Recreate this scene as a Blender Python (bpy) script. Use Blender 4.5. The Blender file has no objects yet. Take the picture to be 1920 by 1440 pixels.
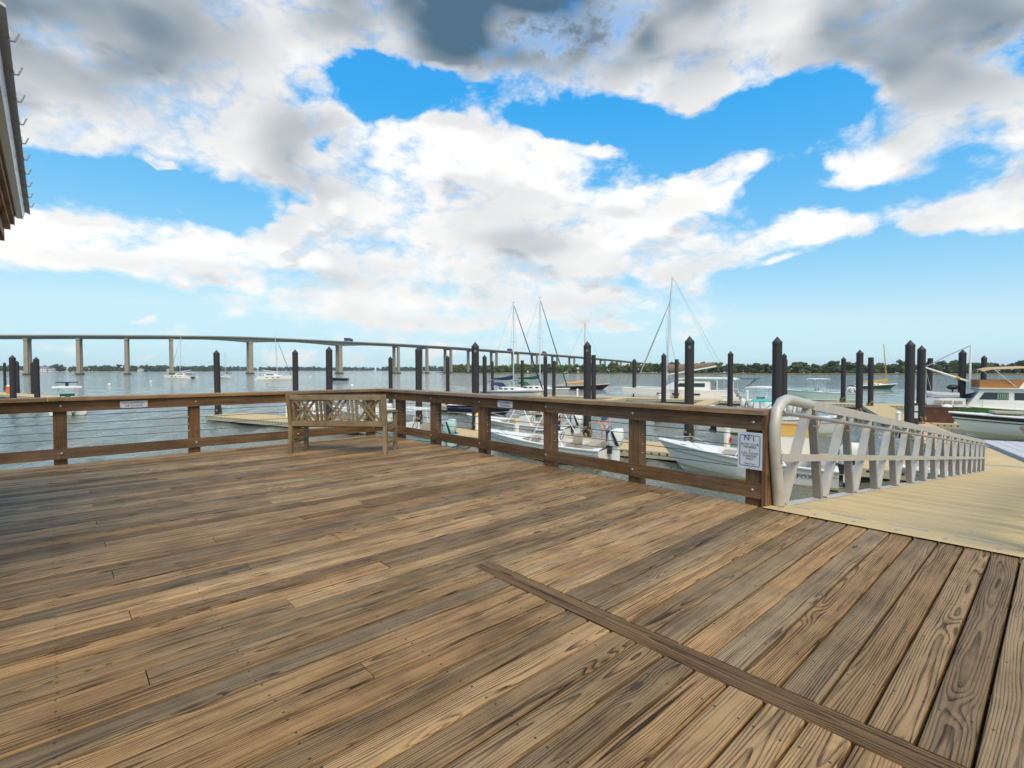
import bpy, math, random
import numpy as np
from mathutils import Matrix, Vector
R = math.radians
rnd = random.Random(7)
sc = bpy.context.scene
COL = sc.collection
# ------------------------------------------------------------------ camera
CZ = 1.27                                   # eye height above the boardwalk (boardwalk top = 0)
WZ = -2.58                                  # water level
DZ = -2.20                                  # top of the floating docks
F = 948.0                                   # focal length in photo pixels (1920 wide)
cam = bpy.data.cameras.new('camera')
cam.sensor_width = 36.0
cam.lens = 36.0 * F / 1920.0
cam.clip_start = 0.05
cam.clip_end = 20000
cam_o = bpy.data.objects.new('camera', cam)
COL.objects.link(cam_o)
PIT = math.atan(26.0 / F)
cam_o.location = (0, 0, CZ)
cam_o.rotation_euler = (R(90) - PIT, 0, 0)
sc.camera = cam_o
# ------------------------------------------------------------------ view, sun, sky
sc.view_settings.view_transform = 'Standard'
sc.view_settings.look = 'None'
sc.view_settings.exposure = 0.20
sc.view_settings.gamma = 1.0
SUN_AZ, SUN_EL = R(163), R(52)              # behind the camera, a little right (azimuth from +Y, clockwise)
sd = Vector((math.sin(SUN_AZ) * math.cos(SUN_EL), math.cos(SUN_AZ) * math.cos(SUN_EL), math.sin(SUN_EL)))
sun = bpy.data.lights.new('sun', 'SUN')
sun.energy = 2.8
sun.angle = R(50)
sun.color = (1.0, 0.84, 0.62)
sun_o = bpy.data.objects.new('sun', sun)
COL.objects.link(sun_o)
sun_o.rotation_euler = sd.to_track_quat('Z', 'Y').to_euler()
sun_o.location = (0, 0, 60)

# ---- node helpers
def nd(nt, typ, ins=None, **props):
    n = nt.nodes.new(typ)
    for k, v in props.items():
        setattr(n, k, v)
    for k, v in (ins or {}).items():
        s = n.inputs[k]
        if isinstance(v, bpy.types.NodeSocket):
            nt.links.new(v, s)
        else:
            s.default_value = v
    return n
def ma(nt, op, a, b=0.0, c=0.0, clamp=False):
    n = nd(nt, 'ShaderNodeMath', {0: a, 1: b, 2: c}, operation=op)
    n.use_clamp = clamp
    return n.outputs[0]
def vm(nt, op, a, b=(0, 0, 0)):
    n = nd(nt, 'ShaderNodeVectorMath', {0: a, 1: b}, operation=op)
    return n.outputs[1] if op == 'LENGTH' else n.outputs[0]
def sm(nt, v, a, b, lo=0.0, hi=1.0):
    return nd(nt, 'ShaderNodeMapRange', {0: v, 1: a, 2: b, 3: lo, 4: hi}, interpolation_type='SMOOTHSTEP').outputs[0]
def mixc(nt, f, a, b, mode='MIX'):
    n = nd(nt, 'ShaderNodeMix', {0: f}, data_type='RGBA', blend_type=mode)
    for k, v in ((6, a), (7, b)):
        if isinstance(v, bpy.types.NodeSocket):
            nt.links.new(v, n.inputs[k])
        else:
            n.inputs[k].default_value = (*v[:3], 1)
    return n.outputs[2]
def noise(nt, vec, scale, detail=3.0, rough=0.5, dist=0.0):
    return nd(nt, 'ShaderNodeTexNoise', {'Vector': vec, 'Scale': scale, 'Detail': detail, 'Roughness': rough, 'Distortion': dist}).outputs[0]

# ---- world: Nishita sky with cumulus (a field over sky directions)
world = bpy.data.worlds.new('World')
sc.world = world
world.use_nodes = True
wt = world.node_tree
wt.nodes.clear()
def cloud_group():
    g = bpy.data.node_groups.new('cloud_field', 'ShaderNodeTree')
    g.interface.new_socket('Direction', in_out='INPUT', socket_type='NodeSocketVector')
    g.interface.new_socket('Detail', in_out='INPUT', socket_type='NodeSocketFloat')
    g.interface.new_socket('Density', in_out='OUTPUT', socket_type='NodeSocketFloat')
    gi = g.nodes.new('NodeGroupInput')
    go = g.nodes.new('NodeGroupOutput')
    d = vm(g, 'NORMALIZE', gi.outputs[0])
    sx = nd(g, 'ShaderNodeSeparateXYZ', {0: d})
    az = ma(g, 'ARCTAN2', sx.outputs[0], sx.outputs[1])
    el = ma(g, 'ARCSINE', sx.outputs[2])
    st = vm(g, 'MULTIPLY', d, (1.0, 1.0, 1.7))
    wob = nd(g, 'ShaderNodeTexNoise', {'Vector': st, 'Scale': 4.0, 'Detail': 5.0, 'Roughness': .6}).outputs[1]
    wv = vm(g, 'MULTIPLY', vm(g, 'SUBTRACT', wob, (.5, .5, .5)), (.20, .10, 0))
    ae = vm(g, 'ADD', nd(g, 'ShaderNodeCombineXYZ', {0: az, 1: el, 2: 0.0}).outputs[0], wv)
    # general cover: broken cloud everywhere
    cov = ma(g, 'MULTIPLY_ADD', noise(g, st, 1.5, 2.0), 1.3, -0.58)
    # the masses and gaps seen in this sky: azimuth, elevation, half widths (degrees), weight
    masses = [(-26.9, 30.7, 9.9, 3.1, 1.0), (-11.1, 33.2, 12.4, 2.4, 0.8), (36.2, 12.8, 1.2, 1.8, -0.7), (16.7, 32.2, 13.9, 3.2, 0.6),
              (-17.7, 38.6, 37.8, 4.0, 1.0), (39.2, 32.1, 15.2, 3.9, 1.0), (-42.9, 29.7, 10.7, 4.5, 0.9), (33.5, 29.4, 6.6, 2.6, 0.6), (-43.1, 21.3, 3.5, 4.1, 0.7), (44.4, 15.6, 1.8, 1.6, 0.5), (28.3, 30.0, 7.4, 2.7, 0.7),
              (-15.1, 33.9, 27.0, 3.5, 1), (11.1, 31.5, 18.3, 4.0, 1), (21.0, 28.4, 8.3, 2.8, 0.9), (-38.2, 25.4, 9.6, 5.3, 1), (-29.3, 24.5, 7.7, 4.2, 0.9), (-34.5, 20.8, 5.3, 3.2, 0.8),
              (-40.9, 17.9, 3.2, 1.6, 0.9), (-25.6, 20.8, 5.3, 3.0, 0.8), (41.0, 26.3, 7.5, 4.3, 1), (38.3, 22.3, 3.7, 2.8, 0.7), (43.3, 19.4, 2.5, 3.1, 0.8), (-6.0, 22.2, 10.8, 4.8, 1.1),
              (-14.1, 21.2, 7.8, 4.2, 1), (1.5, 20.5, 6.8, 3.9, 0.9), (-19.0, 24.1, 3.2, 2.8, 0.7), (-6.2, 25.4, 4.1, 1.9, 0.7), (-9.5, 16.9, 17.0, 3.2, 0.8), (5.4, 15.4, 12.9, 3.6, 0.9),
              (16.9, 18.2, 8.2, 2.2, 0.8), (23.9, 19.9, 4.2, 1.4, 0.7), (15.8, 12.4, 11.6, 2.3, 0.8), (-33.4, 11.3, 12.6, 2.6, 1), (-41.3, 11.1, 3.7, 2.4, 0.9), (-23.2, 13.5, 6.1, 2.6, 0.8),
              (-6.6, 10.3, 13.4, 2.8, 0.8), (-20.7, 7.5, 12.5, 1.7, 0.6), (2.4, 7.7, 10.7, 1.9, 0.65), (-10.7, 5.5, 18.6, 0.9, 0.35), (30.4, 13.5, 5.1, 1.6, 1.0), (41.3, 13.5, 5.1, 1.8, 1.0),
              (44.1, 11.4, 1.9, 0.9, 0.8), (34.5, 18.6, 4.3, 1.8, 0.62), (28.6, 11.0, 2.8, 0.7, 0.8), (-36.2, 4.9, 1.4, 0.4, 0.9), (-34.5, 17.7, 1.2, 0.5, 0.8), (-34.9, 15.0, 0.6, 0.6, 0.7),
              (9.5, 23.0, 2.6, 0.8, 0.6), (12.2, 4.9, 2.6, 0.6, 0.8), (6.0, 5.3, 3.6, 0.7, 0.6), (-11.7, 28.5, 7.4, 2.0, -1), (-17.0, 28.4, 3.3, 2.2, -0.9), (7.1, 25.8, 9.9, 2.0, -1.1),
              (23.6, 23.6, 11.4, 2.5, -1.1), (29.8, 24.4, 3.1, 2.5, -0.9), (-20.6, 22.8, 1.9, 1.2, -0.8), (-35.0, 15.9, 10.9, 1.5, -1), (-22.7, 17.6, 4.1, 1.0, -0.6), (35.9, 8.4, 13.5, 3.3, -1.1),
              (-40.4, 6.1, 7.0, 1.9, -1), (37.9, 4.9, 12.5, 2.8, -0.9), (-4.8, 15.3, 2.5, 0.9, -0.6), (28.5, 17.5, 3.7, 2.1, -0.9), (33.8, 15.7, 4.6, 1.3, -0.8), (-22.8, 10.4, 3.1, 0.5, -0.3)]
    for a, e, ra, re, w in masses:
        q = vm(g, 'MULTIPLY', vm(g, 'SUBTRACT', ae, (R(a), R(e), 0)), (1 / R(ra), 1 / R(re), 0))
        cov = ma(g, 'ADD', cov, sm(g, vm(g, 'LENGTH', q), 1.45, 0.15, 0.0, w))
    cov = ma(g, 'MINIMUM', ma(g, 'MAXIMUM', cov, -1.0), .75)
    f1 = noise(g, st, 6.5, gi.outputs[1], .60, .25)
    f2 = noise(g, st, 11.0, gi.outputs[1], .58, .1)
    puff = ma(g, 'ABSOLUTE', ma(g, 'MULTIPLY_ADD', f2, 2.0, -1.0))
    dens = ma(g, 'ADD', cov, ma(g, 'ADD', ma(g, 'MULTIPLY_ADD', f1, 2.1, -1.05), ma(g, 'MULTIPLY', ma(g, 'MULTIPLY_ADD', puff, 1.3, -.28), ma(g, 'MINIMUM', ma(g, 'DIVIDE', gi.outputs[1], 6.0), 1.0))))
    g.links.new(dens, go.inputs[0])
    return g
cg = cloud_group()
tc = nd(wt, 'ShaderNodeTexCoord')
dirv = tc.outputs['Generated']
def cloud(vec, detail):
    n = wt.nodes.new('ShaderNodeGroup')
    n.node_tree = cg
    wt.links.new(vec, n.inputs[0])
    n.inputs[1].default_value = detail
    return n.outputs[0]
d0 = cloud(dirv, 12.0)
e0 = cloud(dirv, 1.0)
d1 = cloud(vm(wt, 'ADD', dirv, (-0.015, 0.0, 0.040)), 4.0)
d2 = cloud(vm(wt, 'ADD', dirv, (-0.03, 0.0, 0.110)), 1.5)
sepw = nd(wt, 'ShaderNodeSeparateXYZ', {0: dirv})
elz = sepw.outputs[2]
alpha = sm(wt, d0, -.12, 0.66)
under = sm(wt, d2, -.1, 1.0)
azw = ma(wt, 'ARCTAN2', sepw.outputs[0], sepw.outputs[1])
aew = nd(wt, 'ShaderNodeCombineXYZ', {0: azw, 1: ma(wt, 'ARCSINE', elz), 2: 0.0}).outputs[0]
dark = sm(wt, elz, .50, .75, 0.0, .5)          # cloud bases show overhead, sunlit sides low down
for a_, e_, ra, re, w_ in ((5, 36.0, 36, 9.5, 1.0), (40, 29, 15, 9, .68), (-40, 30, 16, 10, .68), (-21, 22, 7, 5.5, .40), (-46, 22, 6, 5, .3), (33, 20.8, 7, 2.4, .30), (17, 17.0, 6, 1.6, .25), (2, 14, 8, 2.0, .25), (-30, 9.4, 17, 1.5, .35), (44, 15.5, 7, 1.2, .25)):
    q_ = vm(wt, 'MULTIPLY', vm(wt, 'SUBTRACT', aew, (R(a_), R(e_), 0)), (1 / R(ra), 1 / R(re), 0))
    dark = ma(wt, 'MAXIMUM', dark, sm(wt, vm(wt, 'LENGTH', q_), 1.15, .35, 0.0, w_))
thick = ma(wt, 'MAXIMUM', sm(wt, e0, -.05, .95), ma(wt, 'MULTIPLY', ma(wt, 'MULTIPLY', dark, alpha), .80))
shade = ma(wt, 'MULTIPLY', ma(wt, 'MULTIPLY', thick, .90), ma(wt, 'ADD', ma(wt, 'MULTIPLY', under, .30), ma(wt, 'MULTIPLY', dark, ma(wt, 'MULTIPLY_ADD', under, .40, .60))))
billow = ma(wt, 'MULTIPLY', sm(wt, ma(wt, 'SUBTRACT', d1, e0), .0, .6), ma(wt, 'MULTIPLY', alpha, ma(wt, 'MULTIPLY_ADD', dark, -.22, .36)))
shade = ma(wt, 'ADD', shade, billow, clamp=True)
ccol = mixc(wt, shade, (.95, .94, .92), (.075, .145, .215))
horiz = sm(wt, elz, .0, .13, .55, 0.0)
ccol = mixc(wt, horiz, ccol, (.80, .80, .75))
sky = nd(wt, 'ShaderNodeTexSky', sky_type='NISHITA')
sky.sun_disc = False
sky.sun_elevation = SUN_EL
sky.sun_rotation = SUN_AZ
sky.air_density = 1.0
sky.dust_density = 0.6
sky.ozone_density = 2.0
SKY_ON = True
# grade of the clear sky (deep blue above, pale towards the horizon, as this camera rendered it)
sk = nd(wt, 'ShaderNodeSeparateColor', {0: sky.outputs[0]})
K = .15
gr = ma(wt, 'MAXIMUM', ma(wt, 'MULTIPLY_ADD', sk.outputs[0], 1.12 * K, -.150), .040)
gr = ma(wt, 'MINIMUM', gr, .54)
gg = ma(wt, 'MINIMUM', ma(wt, 'MULTIPLY', ma(wt, 'POWER', ma(wt, 'MULTIPLY', sk.outputs[1], K), .70), .86), .78)
gb = ma(wt, 'MULTIPLY', ma(wt, 'POWER', ma(wt, 'MULTIPLY', sk.outputs[2], K), .15), .86)
skc = nd(wt, 'ShaderNodeCombineColor', {0: ma(wt, 'DIVIDE', gr, K), 1: ma(wt, 'DIVIDE', gg, K), 2: ma(wt, 'DIVIDE', gb, K)})
bg_sky = nd(wt, 'ShaderNodeBackground', {'Color': skc.outputs[0], 'Strength': K})
bg_cl = nd(wt, 'ShaderNodeBackground', {'Color': ccol, 'Strength': 1.0})
mixs = nd(wt, 'ShaderNodeMixShader', {0: ma(wt, 'MULTIPLY', alpha, sm(wt, elz, -.005, .02))})
wt.links.new(bg_sky.outputs[0], mixs.inputs[1])
wt.links.new(bg_cl.outputs[0], mixs.inputs[2])
wo = nd(wt, 'ShaderNodeOutputWorld')
wt.links.new(mixs.outputs[0], wo.inputs[0])
# ------------------------------------------------------------------ frames
A = R(42.5)                                 # direction of the boardwalk planks
CA, SA = math.cos(A), math.sin(A)
def uv(u, v, z=0.0):                        # boardwalk frame: u along the planks, v across them
    return Vector((u * CA - v * SA, u * SA + v * CA, z))
EA = R(-30)                                 # direction of the floating docks
def en(e, n, z=0.0):
    return Vector((.866 * e + .5 * n, -.5 * e + .866 * n, z))
def away(px, d, z=0.0):                     # a spot on the river: bearing by photo column, forward distance
    return Vector(((px - 960) / F * d, d, z))

# ------------------------------------------------------------------ mesh builder
class MB:
    def __init__(s):
        s.v, s.f = [], []
    def add(s, vs, fs, M=None):
        k = len(s.v)
        for p in vs:
            s.v.append(tuple(M @ Vector(p)) if M is not None else tuple(p))
        s.f += [tuple(i + k for i in f) for f in fs]
        return s
    def box(s, x0, x1, y0, y1, z0, z1, M=None):
        vs = [(x0, y0, z0), (x1, y0, z0), (x1, y1, z0), (x0, y1, z0), (x0, y0, z1), (x1, y0, z1), (x1, y1, z1), (x0, y1, z1)]
        return s.add(vs, [(3, 2, 1, 0), (4, 5, 6, 7), (0, 1, 5, 4), (1, 2, 6, 5), (2, 3, 7, 6), (3, 0, 4, 7)], M)
    def bar(s, p, q, w, h, up=(0, 0, 1)):   # rectangular bar from p to q
        p, q = Vector(p), Vector(q)
        x = (q - p)
        L = x.length
        x.normalize()
        y = Vector(up).cross(x)
        if y.length < 1e-5:
            y = Vector((0, 1, 0)).cross(x)
        y.normalize()
        z = x.cross(y)
        M = Matrix.Translation(p) @ Matrix((x, y, z)).transposed().to_4x4()
        return s.box(0, L, -w / 2, w / 2, -h / 2, h / 2, M)
    def loft(s, rings, closed=True, caps=True):
        k = len(s.v)
        n = len(rings[0])
        for r in rings:
            s.v += [tuple(p) for p in r]
        m = n if closed else n - 1
        for i in range(len(rings) - 1):
            for j in range(m):
                a, b = k + i * n + j, k + i * n + (j + 1) % n
                s.f.append((a, b, b + n, a + n))
        if caps and closed:
            s.f.append(tuple(k + j for j in reversed(range(n))))
            s.f.append(tuple(k + (len(rings) - 1) * n + j for j in range(n)))
        return s
    def tube(s, pts, r, n=8):
        pts = [Vector(p) for p in pts]
        rs = r if isinstance(r, (list, tuple)) else [r] * len(pts)
        rings = []
        ref = None
        for i, p in enumerate(pts):
            t = (pts[min(i + 1, len(pts) - 1)] - pts[max(i - 1, 0)]).normalized()
            if ref is None:
                ref = Vector((0, 0, 1)) if abs(t.z) < .9 else Vector((1, 0, 0))
            a = (ref - t * ref.dot(t)).normalized()
            ref = a
            b = t.cross(a)
            rings.append([p + (a * math.cos(2 * math.pi * k / n) + b * math.sin(2 * math.pi * k / n)) * rs[i] for k in range(n)])
        return s.loft(rings)
    def lathe(s, prof, n=12, c=(0, 0, 0)):
        c = Vector(c)
        return s.loft([[c + Vector((r * math.cos(2 * math.pi * k / n), r * math.sin(2 * math.pi * k / n), z)) for k in range(n)] for r, z in prof])
    def ball(s, c, r, n=8, m=6):
        if not isinstance(r, (list, tuple)):
            r = (r, r, r)
        return s.loft([[(c[0] + r[0] * math.sin(math.pi * i / m) * math.cos(2 * math.pi * k / n), c[1] + r[1] * math.sin(math.pi * i / m) * math.sin(2 * math.pi * k / n),
                         c[2] - r[2] * math.cos(math.pi * i / m)) for k in range(n)] for i in [.12] + list(range(1, m)) + [m - .12]])
    def prism(s, prof, y0, y1, M=None):     # profile in x,z extruded along y
        n = len(prof)
        vs = [(x, y0, z) for x, z in prof] + [(x, y1, z) for x, z in prof]
        fs = [tuple(range(n)), tuple(reversed(range(n, 2 * n)))] + [(i + n, (i + 1) % n + n, (i + 1) % n, i) for i in range(n)]
        return s.add(vs, fs, M)
    def mesh(s, name, smooth=False):
        me = bpy.data.meshes.new(name)
        me.from_pydata(s.v, [], s.f)
        if smooth:
            me.polygons.foreach_set('use_smooth', [True] * len(me.polygons))
            if smooth != 'all':
                try:
                    me.set_sharp_from_angle(angle=R(40))
                except Exception:
                    pass
        me.update()
        return me

def ob(name, geo, mat, parent=None, loc=None, rot=None, smooth=False, kind=None):
    me = geo.mesh(name, smooth) if isinstance(geo, MB) else geo
    if mat is not None and not me.materials:
        me.materials.append(mat)
    o = bpy.data.objects.new(name, me)
    COL.objects.link(o)
    if parent is not None:
        o.parent = parent
    if loc is not None:
        o.location = loc
    if rot is not None:
        o.rotation_euler = rot
    if kind:
        o['kind'] = kind
    return o
def tag(o, label=None, cat=None, group=None, kind=None):
    for k, v in (('label', label), ('category', cat), ('group', group), ('kind', kind)):
        if v:
            o[k] = v
    return o
def thing(name, label, cat, loc=(0, 0, 0), rz=0.0, group=None, rot=None):
    o = bpy.data.objects.new(name, None)
    COL.objects.link(o)
    o.location = loc
    o.rotation_euler = rot if rot is not None else (0, 0, rz)
    return tag(o, label, cat, group)
def text(body, size, mat, parent, loc, cols, name='lettering', align='CENTER', squash=1.0):
    cu = bpy.data.curves.new(name, 'FONT')
    cu.body = body
    cu.size = size
    cu.align_x = align
    cu.align_y = 'CENTER'
    cu.resolution_u = 2
    cu.extrude = 0.0008
    tmp = bpy.data.objects.new('tmp', cu)
    COL.objects.link(tmp)
    bpy.context.view_layer.update()
    me = bpy.data.meshes.new_from_object(tmp.evaluated_get(bpy.context.evaluated_depsgraph_get()))
    bpy.data.objects.remove(tmp)
    me.materials.clear()
    M = Matrix([Vector(c) for c in cols]).transposed().to_4x4()
    me.transform(Matrix.Translation(Vector(loc)) @ M @ Matrix.Diagonal((squash, 1, 1, 1)))
    return ob(name, me, mat, parent)

# ------------------------------------------------------------------ materials
def newmat(name):
    m = bpy.data.materials.new(name)
    m.use_nodes = True
    nt = m.node_tree
    return m, nt, nt.nodes['Principled BSDF']
def paint(name, col, rough=.45, metal=0.0, var=.12, scale=3.0, bump=0.0, dirt=None, spec=.5):
    m, nt, b = newmat(name)
    tcn = nd(nt, 'ShaderNodeTexCoord').outputs['Object']
    n1 = noise(nt, tcn, scale, 5.0, .6)
    f = ma(nt, 'MULTIPLY_ADD', n1, 2 * var, 1 - var)
    c = mixc(nt, 1.0, col, nd(nt, 'ShaderNodeCombineXYZ', {0: f, 1: f, 2: f}).outputs[0], 'MULTIPLY')
    if dirt:
        c = mixc(nt, ma(nt, 'MULTIPLY', sm(nt, noise(nt, tcn, scale * 2.3, 6.0, .7), .5, .75), .55), c, dirt)
    nt.links.new(c, b.inputs['Base Color'])
    nt.links.new(ma(nt, 'MULTIPLY_ADD', n1, .25, rough - .12), b.inputs['Roughness'])
    b.inputs['Metallic'].default_value = metal
    b.inputs['Specular IOR Level'].default_value = spec
    if bump:
        bp = nd(nt, 'ShaderNodeBump', {'Strength': bump, 'Distance': .01, 'Height': noise(nt, tcn, scale * 8, 4.0)})
        nt.links.new(bp.outputs[0], b.inputs['Normal'])
    return m
def wood(name, light, dark, axis='x', grey=(.30, .27, .23), greyamt=.35, nails=False, tone=.35, freq=95.0, moss=0.0):
    m, nt, b = newmat(name)
    co = nd(nt, 'ShaderNodeTexCoord').outputs['Object']
    s = nd(nt, 'ShaderNodeSeparateXYZ', {0: co})
    x, y, z = s.outputs
    if axis == 'z':
        x, y, z = z, x, y
    elif axis == 'y':
        x, y, z = y, x, z
    r = nd(nt, 'ShaderNodeObjectInfo').outputs['Random']
    rx = ma(nt, 'MULTIPLY', r, 57.0)
    r2 = ma(nt, 'FRACT', ma(nt, 'MULTIPLY', r, 91.7))
    r3 = ma(nt, 'FRACT', ma(nt, 'MULTIPLY', r, 311.3))
    xr = ma(nt, 'ADD', x, rx)
    yz = ma(nt, 'ADD', y, z)
    C = lambda a, b_, c_: nd(nt, 'ShaderNodeCombineXYZ', {0: a, 1: b_, 2: c_}).outputs[0]
    low = noise(nt, C(xr, rx, 0.0), .55, 2.0)
    low2 = noise(nt, C(ma(nt, 'MULTIPLY', xr, .55), ma(nt, 'MULTIPLY', y, 3.0), rx), 1.5, 2.0)
    vo = nd(nt, 'ShaderNodeTexVoronoi', {'Vector': C(ma(nt, 'MULTIPLY', xr, 1.5), ma(nt, 'MULTIPLY', yz, 4.2), ma(nt, 'MULTIPLY', rx, 3.0)), 'Scale': 1.0}).outputs['Distance']
    knot = sm(nt, vo, .30, .02)
    kcore = sm(nt, vo, .085, .05)
    yo = ma(nt, 'ADD', ma(nt, 'ADD', y, ma(nt, 'MULTIPLY_ADD', r2, .16, -.08)), ma(nt, 'MULTIPLY_ADD', low, .10, -.05))
    z0 = ma(nt, 'ADD', ma(nt, 'MULTIPLY_ADD', low2, .075, .0), ma(nt, 'MULTIPLY', knot, .022))
    z0 = ma(nt, 'ADD', z0, z)
    dd = ma(nt, 'SQRT', ma(nt, 'ADD', ma(nt, 'MULTIPLY', yo, yo), ma(nt, 'MULTIPLY', z0, z0)))
    fine = noise(nt, C(ma(nt, 'MULTIPLY', xr, 5.0), ma(nt, 'MULTIPLY', y, 230.0), ma(nt, 'MULTIPLY', z, 230.0)), 1.0, 3.0, .6)
    ph = ma(nt, 'ADD', ma(nt, 'MULTIPLY', dd, freq), ma(nt, 'MULTIPLY', fine, .35))
    saw = ma(nt, 'FRACT', ph)
    ring = sm(nt, saw, .38, .93)
    ring = ma(nt, 'MULTIPLY', ring, sm(nt, saw, 1.0, .93))
    streak = noise(nt, C(ma(nt, 'MULTIPLY', xr, 1.1), ma(nt, 'MULTIPLY', yz, 26.0), ma(nt, 'MULTIPLY', rx, 1.0)), 1.0, 4.0, .6)
    f = ma(nt, 'ADD', ma(nt, 'MULTIPLY', ring, .66), ma(nt, 'MULTIPLY_ADD', fine, .9, -.36))
    st2 = noise(nt, C(ma(nt, 'MULTIPLY', xr, 2.2), ma(nt, 'MULTIPLY', yz, 75.0), rx), 1.0, 3.0, .6)
    f = ma(nt, 'ADD', f, ma(nt, 'MULTIPLY_ADD', st2, 1.3, -.66))
    f = ma(nt, 'ADD', f, ma(nt, 'MULTIPLY_ADD', streak, 1.7, -.85), clamp=True)
    col = mixc(nt, f, light, dark)
    # weathering: grey bleach in patches, more on some pieces
    geo = nd(nt, 'ShaderNodeNewGeometry').outputs['Position']
    w1 = noise(nt, geo, 1.1, 5.0, .65)
    gm = ma(nt, 'MULTIPLY', sm(nt, ma(nt, 'ADD', w1, ma(nt, 'MULTIPLY_ADD', r3, .36, -.18)), .38, .72), greyamt)
    col = mixc(nt, gm, col, mixc(nt, f, grey, tuple(c * .38 for c in grey)))
    tn = ma(nt, 'MULTIPLY_ADD', r, 2 * tone, 1 - tone)
    tn = ma(nt, 'MULTIPLY', tn, sm(nt, noise(nt, vm(nt, 'MULTIPLY', geo, (1, 1, 1)), 2.3, 6.0, .7), .30, .60, .72, 1.08))
    col = mixc(nt, 1.0, col, C(tn, ma(nt, 'MULTIPLY', tn, ma(nt, 'MULTIPLY_ADD', r2, .10, .95)), ma(nt, 'MULTIPLY', tn, ma(nt, 'MULTIPLY_ADD', r2, .24, .88))), 'MULTIPLY')
    col = mixc(nt, ma(nt, 'MULTIPLY', kcore, .75), col, (.05, .028, .015))
    if moss:
        col = mixc(nt, ma(nt, 'MULTIPLY', sm(nt, noise(nt, geo, 7.0, 5.0, .7), .48, .68), moss), col, (.16, .14, .03))
    hgt = ma(nt, 'SUBTRACT', ma(nt, 'MULTIPLY', fine, .5), ma(nt, 'MULTIPLY', ring, .5))
    if nails:
        fx = ma(nt, 'MULTIPLY', ma(nt, 'ABSOLUTE', ma(nt, 'SUBTRACT', ma(nt, 'FRACT', ma(nt, 'ADD', ma(nt, 'DIVIDE', ma(nt, 'ADD', x, ma(nt, 'MULTIPLY_ADD', r3, .024, -.012)), .61), .5)), .5)), .61)
        fy = ma(nt, 'ABSOLUTE', ma(nt, 'SUBTRACT', ma(nt, 'ABSOLUTE', ma(nt, 'ADD', y, ma(nt, 'MULTIPLY_ADD', r2, .016, -.008))), .045))
        nl = ma(nt, 'LESS_THAN', ma(nt, 'ADD', ma(nt, 'MULTIPLY', fx, fx), ma(nt, 'MULTIPLY', fy, fy)), .0055 ** 2)
        col = mixc(nt, ma(nt, 'MULTIPLY', nl, .85), col, (.03, .025, .022))
        hgt = ma(nt, 'SUBTRACT', hgt, nl)
    nt.links.new(col, b.inputs['Base Color'])
    nt.links.new(ma(nt, 'MULTIPLY_ADD', f, .25, .52), b.inputs['Roughness'])
    b.inputs['Specular IOR Level'].default_value = .22
    bp = nd(nt, 'ShaderNodeBump', {'Strength': .55, 'Distance': .0035, 'Height': hgt})
    nt.links.new(bp.outputs[0], b.inputs['Normal'])
    return m
M = {}
M['deck'] = wood('weathered_pine_plank', (.36, .215, .092), (.030, .0155, .006), nails=True, greyamt=.34, grey=(.36, .275, .165), tone=.40, freq=122)
M['strip'] = wood('dark_pine_strip', (.21, .115, .042), (.018, .0095, .004), axis='y', greyamt=.1, tone=.1)
M['rail'] = wood('rail_pine', (.20, .105, .045), (.032, .0155, .007), greyamt=.16, tone=.2, moss=.12)
M['railv'] = wood('rail_pine_y', (.20, .105, .045), (.032, .0155, .007), axis='y', greyamt=.16, tone=.2, moss=.12)
M['cap'] = wood('cap_pine', (.34, .21, .10), (.125, .068, .030), greyamt=.35, tone=.15, moss=.1)
M['capv'] = wood('cap_pine_y', (.34, .21, .10), (.125, .068, .030), axis='y', greyamt=.35, tone=.15, moss=.15)
M['post'] = wood('post_pine', (.20, .105, .046), (.045, .022, .010), axis='z', greyamt=.12, tone=.2, freq=70)
M['bench'] = wood('teak_bench', (.33, .238, .13), (.15, .10, .052), greyamt=.5, grey=(.36, .31, .23), tone=.12, moss=.4, freq=130)
M['benchz'] = wood('teak_bench_z', (.33, .238, .13), (.15, .10, .052), axis='z', greyamt=.5, grey=(.36, .31, .23), tone=.12, moss=.4, freq=130)
M['eave'] = wood('eave_cedar', (.42, .25, .12), (.10, .055, .027), axis='y', greyamt=.15, tone=.15, freq=60)
M['joist'] = paint('dark_joist', (.07, .05, .035), .8)
M['alu'] = paint('dull_aluminium', (.54, .495, .42), .5, .2, .18, 5.0, .15, dirt=(.40, .34, .26))
M['alu_dark'] = paint('aluminium_grey_and_shade', (.33, .30, .26), .5, .3, .18, 6.0)
M['tread'] = paint('tan_gangway_tread', (.52, .385, .185), .6, 0.0, .2, 2.2, .2, dirt=(.36, .29, .18))
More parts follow.
